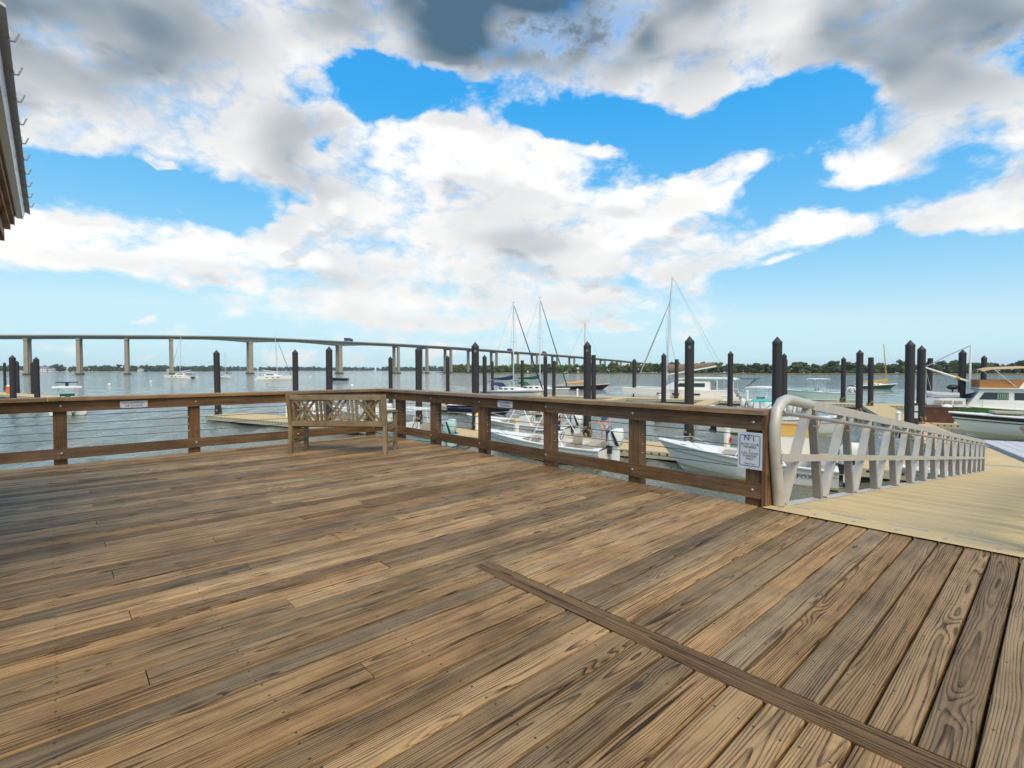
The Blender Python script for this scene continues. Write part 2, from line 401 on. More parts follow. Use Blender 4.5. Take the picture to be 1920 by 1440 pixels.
def tread_mat():
    m, nt, b = newmat('tan_ribbed_tread')
    p = nd(nt, 'ShaderNodeNewGeometry').outputs['Position']
    r = nd(nt, 'ShaderNodeObjectInfo').outputs['Random']
    co = nd(nt, 'ShaderNodeTexCoord').outputs['Object']
    n1 = noise(nt, p, 1.6, 6.0, .65)
    n2 = noise(nt, vm(nt, 'MULTIPLY', co, (60, 2.5, 1)), 1.0, 4.0, .6)
    c = mixc(nt, sm(nt, n1, .3, .7), (.64, .475, .235), (.56, .42, .225))
    c = mixc(nt, ma(nt, 'MULTIPLY', sm(nt, n2, .45, .8), .3), c, (.40, .32, .21))
    t = ma(nt, 'MULTIPLY_ADD', r, .22, .89)
    nt.links.new(mixc(nt, 1.0, c, nd(nt, 'ShaderNodeCombineXYZ', {0: t, 1: t, 2: t}).outputs[0], 'MULTIPLY'), b.inputs['Base Color'])
    b.inputs['Roughness'].default_value = .75
    b.inputs['Specular IOR Level'].default_value = .12
    x = nd(nt, 'ShaderNodeSeparateXYZ', {0: co}).outputs[0]
    bp = nd(nt, 'ShaderNodeBump', {'Strength': .4, 'Distance': .003, 'Height': ma(nt, 'SINE', ma(nt, 'MULTIPLY', x, 290.0))})
    nt.links.new(bp.outputs[0], b.inputs['Normal'])
    return m
M['tread'] = tread_mat()
M['steel'] = paint('steel_cable', (.16, .155, .15), .45, .6)
M['bolt'] = paint('galvanised_bolt', (.52, .51, .5), .4, .7)
M['pile'] = paint('black_pile_sleeve', (.036, .032, .031), .6, 0, .25, 1.4, .15, dirt=(.062, .055, .05), spec=.3)
M['pilecap'] = paint('pile_cap', (.035, .030, .030), .5)
M['barn'] = paint('barnacles', (.30, .22, .12), .85, 0, .4, 14, .4, dirt=(.10, .06, .04))
M['dock'] = paint('tan_dock_concrete', (.62, .45, .235), .85, 0, .16, .8, .2, dirt=(.44, .33, .19), spec=.12)
M['waler'] = paint('pale_timber_waler', (.46, .42, .28), .8, 0, .2, 2.0, .2, dirt=(.22, .2, .11))
M['pocket'] = paint('pocket_shade', (.02, .018, .015), .9)
M['float'] = paint('dark_float', (.03, .03, .028), .8)
M['white'] = paint('white_gelcoat', (.82, .80, .74), .38, 0, .05, 1.0, spec=.3)
M['cream'] = paint('cream_gelcoat', (.74, .71, .60), .3, 0, .06, 1.5)
M['hullwhite'] = paint('hull_white', (.80, .77, .67), .4, 0, .06, .8, spec=.25)
M['antifoul'] = paint('hull_bottom_stain', (.50, .44, .22), .6, 0, .3, 2.0)
M['grey'] = paint('grey_plastic', (.36, .36, .35), .55)
M['cubegrey'] = paint('float_cube_grey', (.56, .54, .53), .6, 0, .1, 2)
M['black'] = paint('black_rubber', (.018, .018, .02), .45)
M['glass'] = paint('tinted_glass', (.03, .04, .045), .06, 0, .05)
M['glass_light'] = paint('clear_screen', (.30, .34, .34), .06, 0, .05)
M['chrome'] = paint('polished_tube', (.78, .78, .77), .22, .6, .04)
M['tubewhite'] = paint('white_powder_tube', (.82, .82, .80), .3)
M['navy'] = paint('navy_canvas', (.012, .025, .10), .75, 0, .2, 3, .2)
M['navyhull'] = paint('navy_hull', (.010, .014, .05), .25)
M['greencanvas'] = paint('green_canvas', (.01, .11, .06), .75, 0, .2, 3, .2)
M['browncanvas'] = paint('brown_canvas', (.26, .175, .105), .8, 0, .2, 2, .3)
M['rust'] = paint('rust_canvas', (.40, .17, .05), .8, 0, .15, 2, .3)
M['tancanvas'] = paint('tan_canvas', (.60, .38, .19), .8, 0, .08, 1.5, .2)
M['beige'] = paint('beige_cushion', (.42, .36, .28), .75, 0, .12, 3)
M['teal'] = paint('pale_teal_gelcoat', (.47, .66, .62), .3, 0, .05, 1)
M['tealbright'] = paint('teal_canvas', (.06, .48, .40), .6)
M['greenstripe'] = paint('green_sheer_paint', (.13, .24, .05), .4)
M['greenhull'] = paint('green_hull', (.012, .10, .055), .3)
M['yellow'] = paint('yellow_panel', (.75, .45, .10), .55, 0, .08)
M['varnish'] = paint('varnished_spar', (.55, .32, .05), .35)
M['red'] = paint('red_paint', (.62, .03, .02), .4)
M['orange'] = paint('orange_plastic', (.75, .16, .03), .5)
M['bluetruck'] = paint('blue_trailer', (.015, .06, .20), .5)
M['redtruck'] = paint('red_trailer', (.22, .03, .03), .5)
M['sign'] = paint('sign_white', (.62, .65, .68), .4, 0, .05, 6, dirt=(.62, .62, .62))
M['signblue'] = paint('sign_navy', (.02, .05, .20), .5)
M['signgrey'] = paint('sign_grey_ink', (.18, .18, .20), .5)
M['concrete'] = paint('bridge_concrete', (.33, .285, .215), .85, 0, .2, .12, 0, dirt=(.22, .19, .14))
M['girder'] = paint('bridge_girder', (.15, .18, .155), .8, 0, .15, .2)
M['footing'] = paint('wet_footing', (.07, .06, .045), .7)
M['gutter'] = paint('white_gutter', (.72, .74, .76), .3, .3, .05, 3)
M['roofmetal'] = paint('galvanised_roof', (.42, .40, .38), .45, .5, .15, 2)
M['skin'] = paint('skin', (.55, .29, .18), .5, 0, .08, 8)
M['hair'] = paint('dark_hair', (.035, .02, .012), .6)
M['blueshirt'] = paint('blue_shirt', (.015, .10, .32), .8, 0, .15, 6, .3)
M['navycloth'] = paint('navy_cloth', (.012, .016, .07), .8, 0, .15, 6, .3)
M['shorts'] = paint('pale_shorts', (.52, .52, .54), .8, 0, .1, 6, .3)
M['shoe'] = paint('shoe', (.12, .10, .09), .7)
M['tote'] = paint('navy_tote', (.01, .035, .11), .7)
M['rope'] = paint('rope', (.50, .43, .30), .9)
M['brownbox'] = wood('brown_dock_box', (.13, .06, .04), (.05, .025, .018), greyamt=.1, tone=.1)
M['housewhite'] = paint('house_white', (.78, .77, .73), .7)
M['roofgrey'] = paint('house_roof', (.30, .29, .28), .8)
M['bark'] = paint('pine_bark', (.10, .07, .05), .9, 0, .3, 4)
def foliage(name, c1, c2):
    m, nt, b = newmat(name)
    g = nd(nt, 'ShaderNodeNewGeometry').outputs['Position']
    n1 = noise(nt, g, .09, 3.0, .6)
    n2 = noise(nt, g, .6, 4.0, .7)
    nt.links.new(mixc(nt, sm(nt, ma(nt, 'ADD', ma(nt, 'MULTIPLY', n1, .6), ma(nt, 'MULTIPLY', n2, .4)), .36, .62), c1, c2), b.inputs['Base Color'])
    b.inputs['Roughness'].default_value = .85
    b.inputs['Specular IOR Level'].default_value = .2
    bp = nd(nt, 'ShaderNodeBump', {'Strength': 1.0, 'Distance': .8, 'Height': n2})
    nt.links.new(bp.outputs[0], b.inputs['Normal'])
    return m
M['leaf'] = foliage('shore_leaves', (.038, .066, .026), (.10, .13, .045))
M['leafpale'] = foliage('pale_shore_leaves', (.05, .085, .025), (.14, .15, .045))
M['leaffar'] = foliage('far_leaves', (.035, .065, .04), (.06, .09, .05))  # bluish tint: distance haze put into the leaf colour
M['marsh'] = foliage('marsh_grass_tone', (.17, .14, .045), (.30, .235, .085))
M['sand'] = paint('pale_sand', (.50, .44, .32), .9, 0, .15, .05)
# ------------------------------------------------------------------ water
def water():
    na, nr = 760, 330
    rad = np.concatenate([[0.0, 1.5], 3.0 * (3500 / 3.0) ** (np.arange(nr) / (nr - 1))])
    ang = np.arange(na) / na * 2 * np.pi
    Rr, Aa = np.meshgrid(rad, ang, indexing='ij')
    X, Y = Rr * np.sin(Aa), Rr * np.cos(Aa)
    Z = np.zeros_like(X)
    g = np.random.RandomState(3)
    step = np.maximum(Rr * 2 * np.pi / na, Rr * .0235)
    for lam in (.9, 1.15, 1.5, 1.9, 2.4, 3.1, 4.0, 5.2, 6.5, 8.5):
        for _ in range(3):
            th = R(35) + g.normal() * .55
            k = 2 * np.pi / lam
            amp = .0095 * lam ** .75
            ph = k * (X * math.cos(th) + Y * math.sin(th)) + g.rand() * 6.28
            fade = np.clip((lam / step - 2.2) / 2.0, 0, 1)
            s = np.sin(ph)
            Z += amp * fade * (s - .25 * np.cos(2 * ph))
    V = np.stack([X.ravel(), Y.ravel(), Z.ravel()], 1)
    n = len(rad)
    i, j = np.meshgrid(np.arange(n - 1), np.arange(na), indexing='ij')
    a = i * na + j
    b = i * na + (j + 1) % na
    Q = np.stack([a, a + na, b + na, b], -1).reshape(-1, 4)
    me = bpy.data.meshes.new('water')
    me.vertices.add(len(V)); me.vertices.foreach_set('co', V.ravel())
    me.loops.add(Q.size); me.loops.foreach_set('vertex_index', Q.ravel().astype(np.int32))
    me.polygons.add(len(Q)); me.polygons.foreach_set('loop_start', (np.arange(len(Q)) * 4).astype(np.int32))
    me.update(calc_edges=True)
    me.validate()
    me.polygons.foreach_set('use_smooth', [True] * len(me.polygons))
    m, nt, b_ = newmat('river_water')
    p = nd(nt, 'ShaderNodeNewGeometry').outputs['Position']
    b_.inputs['Base Color'].default_value = (.050, .066, .040, 1)
    nt.links.new(mixc(nt, sm(nt, noise(nt, p, .02, 3.0), .35, .65), (.165, .165, .118), (.120, .150, .130)), b_.inputs['Base Color'])
    b_.inputs['Roughness'].default_value = .06
    b_.inputs['IOR'].default_value = 1.33
    rot = nd(nt, 'ShaderNodeMapping', {'Vector': p, 'Rotation': (0, 0, R(-35)), 'Scale': (1.0, .5, 1.0)}).outputs[0]
    h = ma(nt, 'ADD', ma(nt, 'MULTIPLY', noise(nt, rot, 2.2, 3.0, .6, .3), .16), ma(nt, 'MULTIPLY', noise(nt, rot, .55, 3.0, .55, .4), .42))
    h = ma(nt, 'ADD', h, ma(nt, 'MULTIPLY', noise(nt, rot, .12, 2.0), .8))
    h = ma(nt, 'ADD', h, ma(nt, 'MULTIPLY', noise(nt, nd(nt, 'ShaderNodeMapping', {'Vector': p, 'Rotation': (0, 0, R(-20)), 'Scale': (1.0, .7, 1.0)}).outputs[0], 5.5, 3.0, .6), .085))
    bp = nd(nt, 'ShaderNodeBump', {'Strength': 1.0, 'Distance': 1.0, 'Height': h})
    nt.links.new(bp.outputs[0], b_.inputs['Normal'])
    o = ob('water', me, m, loc=(0, 0, WZ), kind='structure')
water()

# ------------------------------------------------------------------ shores
def ico():
    t = (1 + 5 ** .5) / 2
    v = np.array([(-1, t, 0), (1, t, 0), (-1, -t, 0), (1, -t, 0), (0, -1, t), (0, 1, t), (0, -1, -t), (0, 1, -t), (t, 0, -1), (t, 0, 1), (-t, 0, -1), (-t, 0, 1)], float)
    f = [(0, 11, 5), (0, 5, 1), (0, 1, 7), (0, 7, 10), (0, 10, 11), (1, 5, 9), (5, 11, 4), (11, 10, 2), (10, 7, 6), (7, 1, 8), (3, 9, 4), (3, 4, 2), (3, 2, 6), (3, 6, 8), (3, 8, 9), (4, 9, 5), (2, 4, 11), (6, 2, 10), (8, 6, 7), (9, 8, 1)]
    v /= np.linalg.norm(v[0])
    vs = [tuple(p) for p in v]
    cache = {}
    out = []
    def mid(a, b):
        k = (min(a, b), max(a, b))
        if k not in cache:
            p = np.array(vs[a]) + np.array(vs[b])
            vs.append(tuple(p / np.linalg.norm(p)))
            cache[k] = len(vs) - 1
        return cache[k]
    for a, b, c in f:
        x, y, z = mid(a, b), mid(b, c), mid(c, a)
        out += [(a, x, z), (b, y, x), (c, z, y), (x, y, z)]
    return np.array(vs), np.array(out)
IV, IF = ico()
def blobs(items, seed=1, rough=.28):
    """items: (x, y, z, rx, ry, rz) lumps of foliage -> one mesh"""
    g = np.random.RandomState(seed)
    it = np.array(items)
    n = len(it)
    d = 1 + rough * g.normal(size=(n, len(IV), 1))
    V = it[:, None, :3] + IV[None] * d * it[:, None, 3:]
    Fs = IF[None] + (np.arange(n) * len(IV))[:, None, None]
    me = bpy.data.meshes.new('foliage')
    me.from_pydata(V.reshape(-1, 3).tolist(), [], Fs.reshape(-1, 3).tolist())
    me.update()
    return me
def grove(name, label, pts, hmin, hmax, mat, spacing, rows=2, depth=14, seed=1, lumps=14, zg=WZ + .8):
    g = random.Random(seed)
    items = []
    for k in range(len(pts) - 1):
        a, b = pts[k], pts[k + 1]
        L = (b - a).length
        t = (b - a).normalized()
        nrm = Vector((-t.y, t.x, 0))
        n = max(1, int(L / spacing))
        for i in range(n):
            for r in range(rows):
                c = a + t * (i + g.random()) * spacing + nrm * (r * depth + g.random() * depth)
                h = g.uniform(hmin, hmax) * (1.0 if g.random() < .8 else 1.2)
                w = h * g.uniform(.30, .48)
                for q in range(lumps):
                    fz = g.random()
                    rr = w * (1 - .55 * abs(fz - .45)) * g.uniform(.2, 1)
                    an = g.uniform(0, 6.28)
                    s = h * g.uniform(.09, .19)
                    items.append((c.x + rr * math.cos(an), c.y + rr * math.sin(an), zg + h * (.10 + .84 * fz), s * 1.2, s * 1.2, s * .85))
    o = ob(name, blobs(items, seed), mat, kind='stuff')
    tag(o, label, 'trees')
def sheet(name, poly, z, mat, kind='structure', thick=.8):
    mb = MB()
    n = len(poly)
    mb.v = [(p.x, p.y, z) for p in poly] + [(p.x, p.y, z - thick) for p in poly]
    mb.f = [tuple(range(n))] + [(i, i + n, (i + 1) % n + n, (i + 1) % n) for i in range(n)]
    o = ob(name, mb, mat)
    if kind:
        o['kind'] = kind
    return o
# right-hand shore: marsh edge and wood behind it
ws = [away(818, 800), away(930, 620), away(1080, 540), away(1240, 500), away(1420, 470), away(1600, 450), away(1780, 435), away(1960, 425), away(2300, 400), away(2900, 380)]
back = [p + Vector((0, 160, 0)) for p in reversed(ws)]
sheet('marsh_bank', ws + back, WZ + .9, M['marsh'])
tr = [p + Vector((0, 26, 0)) for p in ws]
grove('shore_wood', 'long dark green wood along the far marsh bank on the right', tr[3:], 6.5, 10.0, M['leaf'], 5.0, 3, 12, 11)
grove('bridge_end_wood', 'paler green wood on the marsh bank behind the bridge piers', tr[:4], 7, 11, M['leafpale'], 6.0, 3, 14, 12)
# left-hand shore with houses, and the far blue shore
ls = [away(-700, 700), away(-200, 860), away(60, 980), away(240, 1120), away(330, 1320), away(420, 1600)]
sheet('left_bank', ls + [p + Vector((-60, 260, 0)) for p in reversed(ls)], WZ + 1.0, M['sand'])
grove('left_shore_wood', 'green wood on the far left bank behind the tall bridge piers', [p + Vector((0, 50, 0)) for p in ls], 8, 13.5, M['leaf'], 8.0, 3, 22, 13, 10)
fs_ = [away(280, 1900), away(480, 2300), away(700, 2600), away(830, 2100), away(900, 1700)]
sheet('far_bank', fs_ + [p + Vector((0, 300, 0)) for p in reversed(fs_)], WZ + 1.0, M['marsh'])
grove('far_shore_wood', 'low blue-green wood on the most distant shore under the bridge', [p + Vector((0, 40, 0)) for p in fs_], 10, 19, M['leaffar'], 7.0, 3, 25, 14, 9)
# single pines standing above the right-hand wood
def pine(px, d, h, label, seed):
    g = random.Random(seed)
    b = away(px, d, WZ + .8)
    t = thing('pine_tree', label, 'tree', b, 0, 'pines standing above the marsh wood')
    mb = MB().tube([(0, 0, 0), (.1, .1, h * .5), (0, .2, h * .93)], [.35, .25, .08], 7)
    for i in range(5):
        an = g.uniform(0, 6.28)
        z = h * g.uniform(.6, .85)
        mb.tube([(0, 0, z), (math.cos(an) * h * .16, math.sin(an) * h * .16, z + h * .06)], [.12, .04], 5)
    ob('trunk', mb, M['bark'], t, smooth=True)
    it = []
    for i in range(42):
        fz = g.random()
        an = g.uniform(0, 6.28)
        rr = h * .24 * (1 - .75 * abs(fz - .4)) * g.uniform(.25, 1)
        s = h * g.uniform(.035, .075)
        it.append((rr * math.cos(an), rr * math.sin(an), h * (.52 + .48 * fz), s * 1.4, s * 1.4, s * .8))
    ob('crown', blobs(it, seed, .35), M['leaf'], t)
for i, (px, d, h, lb) in enumerate([(1318, 545, 11.6, 'pine rising above the wood just left of the thick middle pile'),
                                    (1342, 530, 11.3, 'pine rising above the wood just right of the thick middle pile'),
                                    (1500, 520, 11, 'pine rising above the wood right of the tallest pile by the gangway arch'),
                                    (1560, 505, 10.6, 'round pine rising above the wood left of the green sailboat'),
                                    (1768, 470, 11.6, 'spreading pine above the wood behind the trawler boom'),
                                    (1788, 468, 10.8, 'smaller spreading pine next to the one behind the trawler boom')]):
    pine(px, d, h, lb, 40 + i)

# houses on the left bank
def house(px, d, w, h, label, dp=10):
    t = thing('shore_house', label, 'house', away(px, d, WZ + 1.0), R(15), 'white houses on the far left bank')
    ob('wall', MB().box(-w / 2, w / 2, 0, dp, 0, h), M['housewhite'], t)
    ob('roof', MB().prism([(-w / 2 - .6, h), (w / 2 + .6, h), (0, h + w * .30)], -.5, dp + .5), M['roofgrey'], t)
    for k in range(3):
        for r in range(2):
            x = -w / 2 + w * (k + .5) / 3
            ob('window', MB().box(x - .8, x + .8, -.06, .02, 1.2 + r * 3, 2.9 + r * 3), M['glass'], t)
house(80, 925, 11, 6.5, 'largest white gabled house on the far left bank')
house(94, 930, 7, 5, 'narrow white house right of the largest house on the far left bank')
house(262, 1110, 9, 4.5, 'small pale house among the trees between two bridge piers')
house(317, 1255, 10, 4.5, 'pale house low on the bank behind the first catamaran')

# ------------------------------------------------------------------ bridge
BP = [(-330, 350, 631), (-190, 365, 630), (-55, 383, 629.5), (53, 400, 629.5), (150, 417, 629.5), (239, 433, 630), (322, 450, 630.5), (469, 490, 633), (636, 540, 640.5), (743, 575, 645.5), (795, 610, 648.5), (840, 645, 651),
      (883, 680, 654), (926, 715, 657), (966, 755, 660), (1002, 795, 662.5), (1040, 840, 665.5), (1072, 885, 668), (1100, 930, 670.5), (1130, 975, 673.2), (1160, 1025, 676), (1190, 1080, 679.3), (1240, 1180, 684)]
def bridge():
    t = thing('highway_bridge', 'long concrete bridge on tall twin piers crossing the river', 'bridge', away(636, 540, WZ))
    o0 = Vector(t.location)
    P = [away(x, d, CZ + (694 - y) / F * d) - o0 for x, d, y in BP]
    # smooth centre line
    S, dep = [], []
    for i in range(len(P) - 1):
        p0, p1, p2, p3 = P[max(i - 1, 0)], P[i], P[i + 1], P[min(i + 2, len(P) - 1)]
        for k in range(8):
            u = k / 8
            S.append(.5 * ((2 * p1) + (p2 - p0) * u + (2 * p0 - 5 * p1 + 4 * p2 - p3) * u * u + (3 * p1 - p0 - 3 * p2 + p3) * u ** 3))
            h = 1.6
            for m_ in (7, 8):
                q = abs(i + u - m_)
                h = max(h, 1.6 + 2.2 * max(0, 1 - q / .55) ** 1.5)
            dep.append(h)
    S.append(P[-1]); dep.append(1.6)
    def sweep(prof):
        rings = []
        for i, p in enumerate(S):
            tt = (S[min(i + 1, len(S) - 1)] - S[max(i - 1, 0)])
            tt.z = 0
            tt.normalize()
            nn = Vector((tt.y, -tt.x, 0))
            rings.append([p + nn * a + Vector((0, 0, b)) for a, b in prof(dep[i])])
        return MB().loft(rings)
    ob('road_slab', sweep(lambda h: [(-7, -.9), (7, -.9), (7, -.25), (-7, -.25)]), M['concrete'], t)
    for s in (-1, 1):
        ob('parapet', sweep(lambda h: [(s * 7.05 - .2, -.6), (s * 7.05 + .2, -.6), (s * 7.05 + .2, .35), (s * 7.05 - .2, .35)]), M['concrete'], t)
        ob('girder', sweep(lambda h: [(s * 3.8 - 1.6, -.95 - h), (s * 3.8 + 1.6, -.95 - h), (s * 3.8 + 2.2, -.92), (s * 3.8 - 2.2, -.92)]), M['girder'], t)
    for i, p in enumerate(P):
        tt = P[min(i + 1, len(P) - 1)] - P[max(i - 1, 0)]
        an = math.atan2(tt.y, tt.x)
        big = i in (7, 8)
        w = 1.75 if big else 1.15
        h = p.z - .95 - (3.8 if big else 1.6)
        Mx = Matrix.Translation((p.x, p.y, 0)) @ Matrix.Rotation(an, 4, 'Z')
        pr = ob('pier', MB().box(-w - .1, w + .1, -7.0, 7.0, h - 1.3, h - .01, Mx), M['concrete'], t)
        for s in (-1, 1):
            c = MB()
            c.loft([[Mx @ Vector((a * w * k, s * 5 + b * 1.5 * k, z)) for a, b in ((-1, -1), (1, -1), (1, 1), (-1, 1))] for z, k in ((-3, 1.15), (h - 1.32, 1.0))])
            ob('column', c, M['concrete'], pr)
            ob('footing', MB().box(-w - .8, w + .8, s * 5 - 2.4, s * 5 + 2.4, -3, 1.3, Mx), M['footing'], pr)
    return t, S, o0
BR, BS, BO = bridge()
def truck(px, label, mat, L=9.0, kind='trailer truck'):
    i = min(range(len(BS)), key=lambda k: abs((BS[k] + BO).x / (BS[k] + BO).y * F + 960 - px))
    p = BS[i] + BO
    tt = BS[i + 1] - BS[i]
    an = math.atan2(tt.y, tt.x)
    nn = Vector((tt.y, -tt.x, 0)).normalized()
    t = thing('truck', label, 'truck', p + nn * 4.4 + Vector((0, 0, -.25)), an, 'trucks on the bridge')
    ob('trailer', MB().box(-L / 2, L / 2 - 2.4, -1.25, 1.25, 1.1, 4.2), mat, t)
    ob('cab', MB().prism([(L / 2 - 2.2, .8), (L / 2, .8), (L / 2, 2.2), (L / 2 - .5, 3.4), (L / 2 - 2.2, 3.4)], -1.15, 1.15), mat, t)
    ob('windscreen', MB().box(L / 2 - .25, L / 2 - .2, -1, 1, 2.3, 2.9), M['glass'], t)
    for x in (-L / 2 + 1, -L / 2 + 2.3, L / 2 - 3.2, L / 2 - 1):
        for s in (-1, 1):
            ob('wheel', MB().loft([[(x + .5 * math.cos(a * .785), s * 1.1 + y, .5 + .5 * math.sin(a * .785)) for a in range(8)] for y in (-.15, .15)]), M['black'], t)
truck(652, 'blue trailer truck on the bridge right of the main piers', M['bluetruck'])
truck(951, 'blue truck on the bridge left of the sailboat masts', M['bluetruck'], 10)
truck(1014, 'dark red truck on the bridge beside the sailboat mast', M['redtruck'], 9)
# ------------------------------------------------------------------ boardwalk
VE, UE = 9.10, 4.88                        # edges of the boardwalk (across / along the planks)
bw = ob('boardwalk', MB().box(-3.0, UE - .02, VE - .06, VE - .01, -.30, -.045).box(UE - .06, UE - .021, -1.6, VE - .061, -.30, -.045), M['joist'], loc=(0, 0, 0), rot=(0, 0, A))
bw['kind'] = 'structure'
for k in range(20):
    u = -2.9 + k * .405
    ob('joist', MB().box(u - .02, u + .02, -1.6, VE - .062, -.29, -.046), M['joist'], bw)
for u, v in ((4.6, 8.8), (4.6, 5.6), (4.6, 2.3), (1.5, 8.8), (-1.6, 8.8), (1.5, 5.6), (-1.6, 5.6), (1.5, 2.3)):
    ob('support_pile', MB().lathe([(.16, -4.5), (.15, -.30)], 10, (u, v, 0)), M['joist'], bw, smooth=True)
PITCH, PW = .1440, .1345
def plank_profile(w, h, c):
    a = w / 2
    return [(-a, -h), (a, -h), (a, -c), (a - c * .4, -c * .25), (a - c * 1.2, 0), (-a + c * 1.2, 0), (-a + c * .4, -c * .25), (-a, -c)]
def plank(v, u0, u1, w=PW, parent=bw):
    dz = rnd.uniform(-.0022, .0022)
    tl = rnd.uniform(-.006, .006)
    dy0, dy1 = rnd.uniform(-.0013, .0013), rnd.uniform(-.0013, .0013)
    pr = plank_profile(w * rnd.uniform(.98, 1.02), .038, .008)
    rings = [[(u, y + dy, z + tl * y) for y, z in pr] for u, dy in ((u0, dy0), ((u0 + u1) / 2, 0), (u1, dy1))]
    ob('plank', MB().loft(rings), M['deck'], parent, loc=(0, v, dz))
JU = [.27, 2.17, 1.58, .92, 2.85]
row = 0
v = VE - .072
while v > -1.55:
    cuts = []
    j = JU[row % 5] + rnd.uniform(-.03, .03)
    strip = v < 2.53
    if strip:
        cuts = [(-3.0, j - 1.9), (j - 1.9, 2.0), (2.142, UE)] if row % 2 else [(-3.0, j - 2.6), (j - 2.6, 2.0), (2.142, UE)]
    else:
        cuts = [(-3.0, j), (j, min(UE, j + 3.66))]
        if j + 3.66 < UE - .1:
            cuts.append((j + 3.66, UE))
    for a, b in cuts:
        plank(v, a + .0022, b - .0022)
    row += 1
    v -= PITCH
ob('divider_strip', MB().loft([[(y, q, z + .001) for y, z in plank_profile(.134, .038, .006)] for q in (-1.6, .6, 2.56)]), M['strip'], bw, loc=(2.071, 0, 0))

# ------------------------------------------------------------------ railings
def bolt(mb, c, nrm, r=.014):
    c, nrm = Vector(c), Vector(nrm)
    mb.tube([c - nrm * .004, c + nrm * .006, c + nrm * .011], [r, r, r * .55], 8)
def railing(name, label, along, L0, L1, posts, origin, rz, mats, caps, endpost=None, sign=1):
    """local x along the railing; y>0 is the water side; inner face at y=0"""
    mr, mp, mc = mats
    t = thing(name, label, 'railing', origin, rz)
    for p in posts:
        q = ob('post', MB().box(p - .07, p + .07, .0012, .14, -.9, .853), mp, t, loc=(0, 0, 0))
        b = MB()
        for z in (.785, .15):
            bolt(b, (p + .01, -.0395, z), (0, -1, 0))
        ob('bolt', b, M['bolt'], q, smooth=True)
        c = MB()
        for z in (.65, .54, .43, .33):
            bolt(c, (p + .0705, .07, z), (1, 0, 0), .010)
            bolt(c, (p - .0705, .07, z), (-1, 0, 0), .010)
        ob('cable_fitting', c, M['bolt'], q, smooth=True)
    for a, b in caps:
        ob('cap_board', MB().loft([[(x, y, z) for y, z in ((-.085, .857), (.165, .857), (.165, .897), (.158, .904), (-.078, .904), (-.085, .897))] for x in (a, b)]), mc, t)
    cuts = [L0] + [p for k, p in enumerate(posts) if k % 2 and L0 + .5 < p < L1 - .5] + [L1]
    for a, b in zip(cuts, cuts[1:]):
        ob('upper_rail', MB().box(a + .0015, b - .0015, -.040, 0, .712, .853), mr, t)
        ob('lower_rail', MB().box(a + .0015, b - .0015, -.0395, 0, .075, .215), mr, t)
    for z in (.65, .54, .43, .33):
        ob('cable', MB().tube([(L0, .07, z), ((L0 + L1) / 2, .07, z - .004), (L1, .07, z)], .0040, 6), M['steel'], t)
    return t
lw = railing('wooden_railing', 'brown wooden railing with steel cables along the far left edge of the boardwalk', 'u', -2.6, UE - .001, [-1.45, .10, 1.66, 3.20, 4.64], uv(0, VE), A, (M['rail'], M['post'], M['cap']), [(-2.6, -.02), (-.012, 2.6), (2.604, UE + .165)])
# right railing: local x = -v direction so that the water is on its left (+y = +u)
rw = railing('wooden_railing', 'brown wooden railing with steel cables between the bench corner and the gangway', 'v', .001, 7.23, [.55, 1.74, 3.07, 4.47, 5.82, 7.14], uv(UE, VE), A - R(90), (M['rail'], M['post'], M['cap']), [(.0875, 4.38), (4.384, 7.26)])
ob('end_board', MB().box(7.232, 7.270, -.04, .141, -.05, .855), M['post'], rw)
def plate_sign(name, label, cat, w, h, loc, rz, lines, blue=False, group=None):
    t = thing(name, label, cat, loc, rz, group)
    ob('plate', MB().box(-w / 2, w / 2, -.003, 0, -h / 2, h / 2), M['sign'], t)
    X, Zv, N = (1, 0, 0), (0, 0, 1), (0, -1, 0)
    for body, size, z, mat, sq, xo in lines:
        text(body, size, mat, t, (xo, -.0045, z), (X, Zv, N), squash=sq)
    s = MB()
    for x, z in ((-1, 1), (1, 1), (-1, -1), (1, -1)) if not blue else ((0, 1), (0, -1)):
        bolt(s, (x * (w / 2 - .014), -.004, z * (h / 2 - .014)), (0, -1, 0), .006)
    ob('screw', s, M['bolt'], t)
    if blue:
        f = MB()
        a, b, r = w / 2 - .018, h / 2 - .026, .02
        pts = []
        for cx, cz, a0 in ((a - r, b - r, 0), (-a + r, b - r, 90), (-a + r, -b + r, 180), (a - r, -b + r, 270)):
            for k in range(5):
                q = R(a0 + k * 22.5)
                pts.append((cx, cz, math.cos(q), math.sin(q)))
        n = len(pts)
        f.v = [(x + c * r, -.0042, z + s_ * r) for x, z, c, s_ in pts] + [(x + c * (r - .006), -.0042, z + s_ * (r - .006)) for x, z, c, s_ in pts]
        f.f = [(i, (i + 1) % n, (i + 1) % n + n, i + n) for i in range(n)]
        ob('border', f, M['signblue'], t)
    return t
nj = [('NO JUMPING', .040, .021, M['signblue'], 1.05, 0), ('OR DIVING', .040, -.021, M['signblue'], 1.05, 0)]
plate_sign('warning_sign', 'small white no jumping or diving sign on the left railing', 'sign', .32, .095, uv(.90, VE - .0415, .778), A, nj, group='no jumping signs')
plate_sign('warning_sign', 'small white no jumping or diving sign on the right railing beside a sailboat', 'sign', .32, .095, uv(UE - .0415, 5.43, .778), A - R(90), nj, group='no jumping signs')
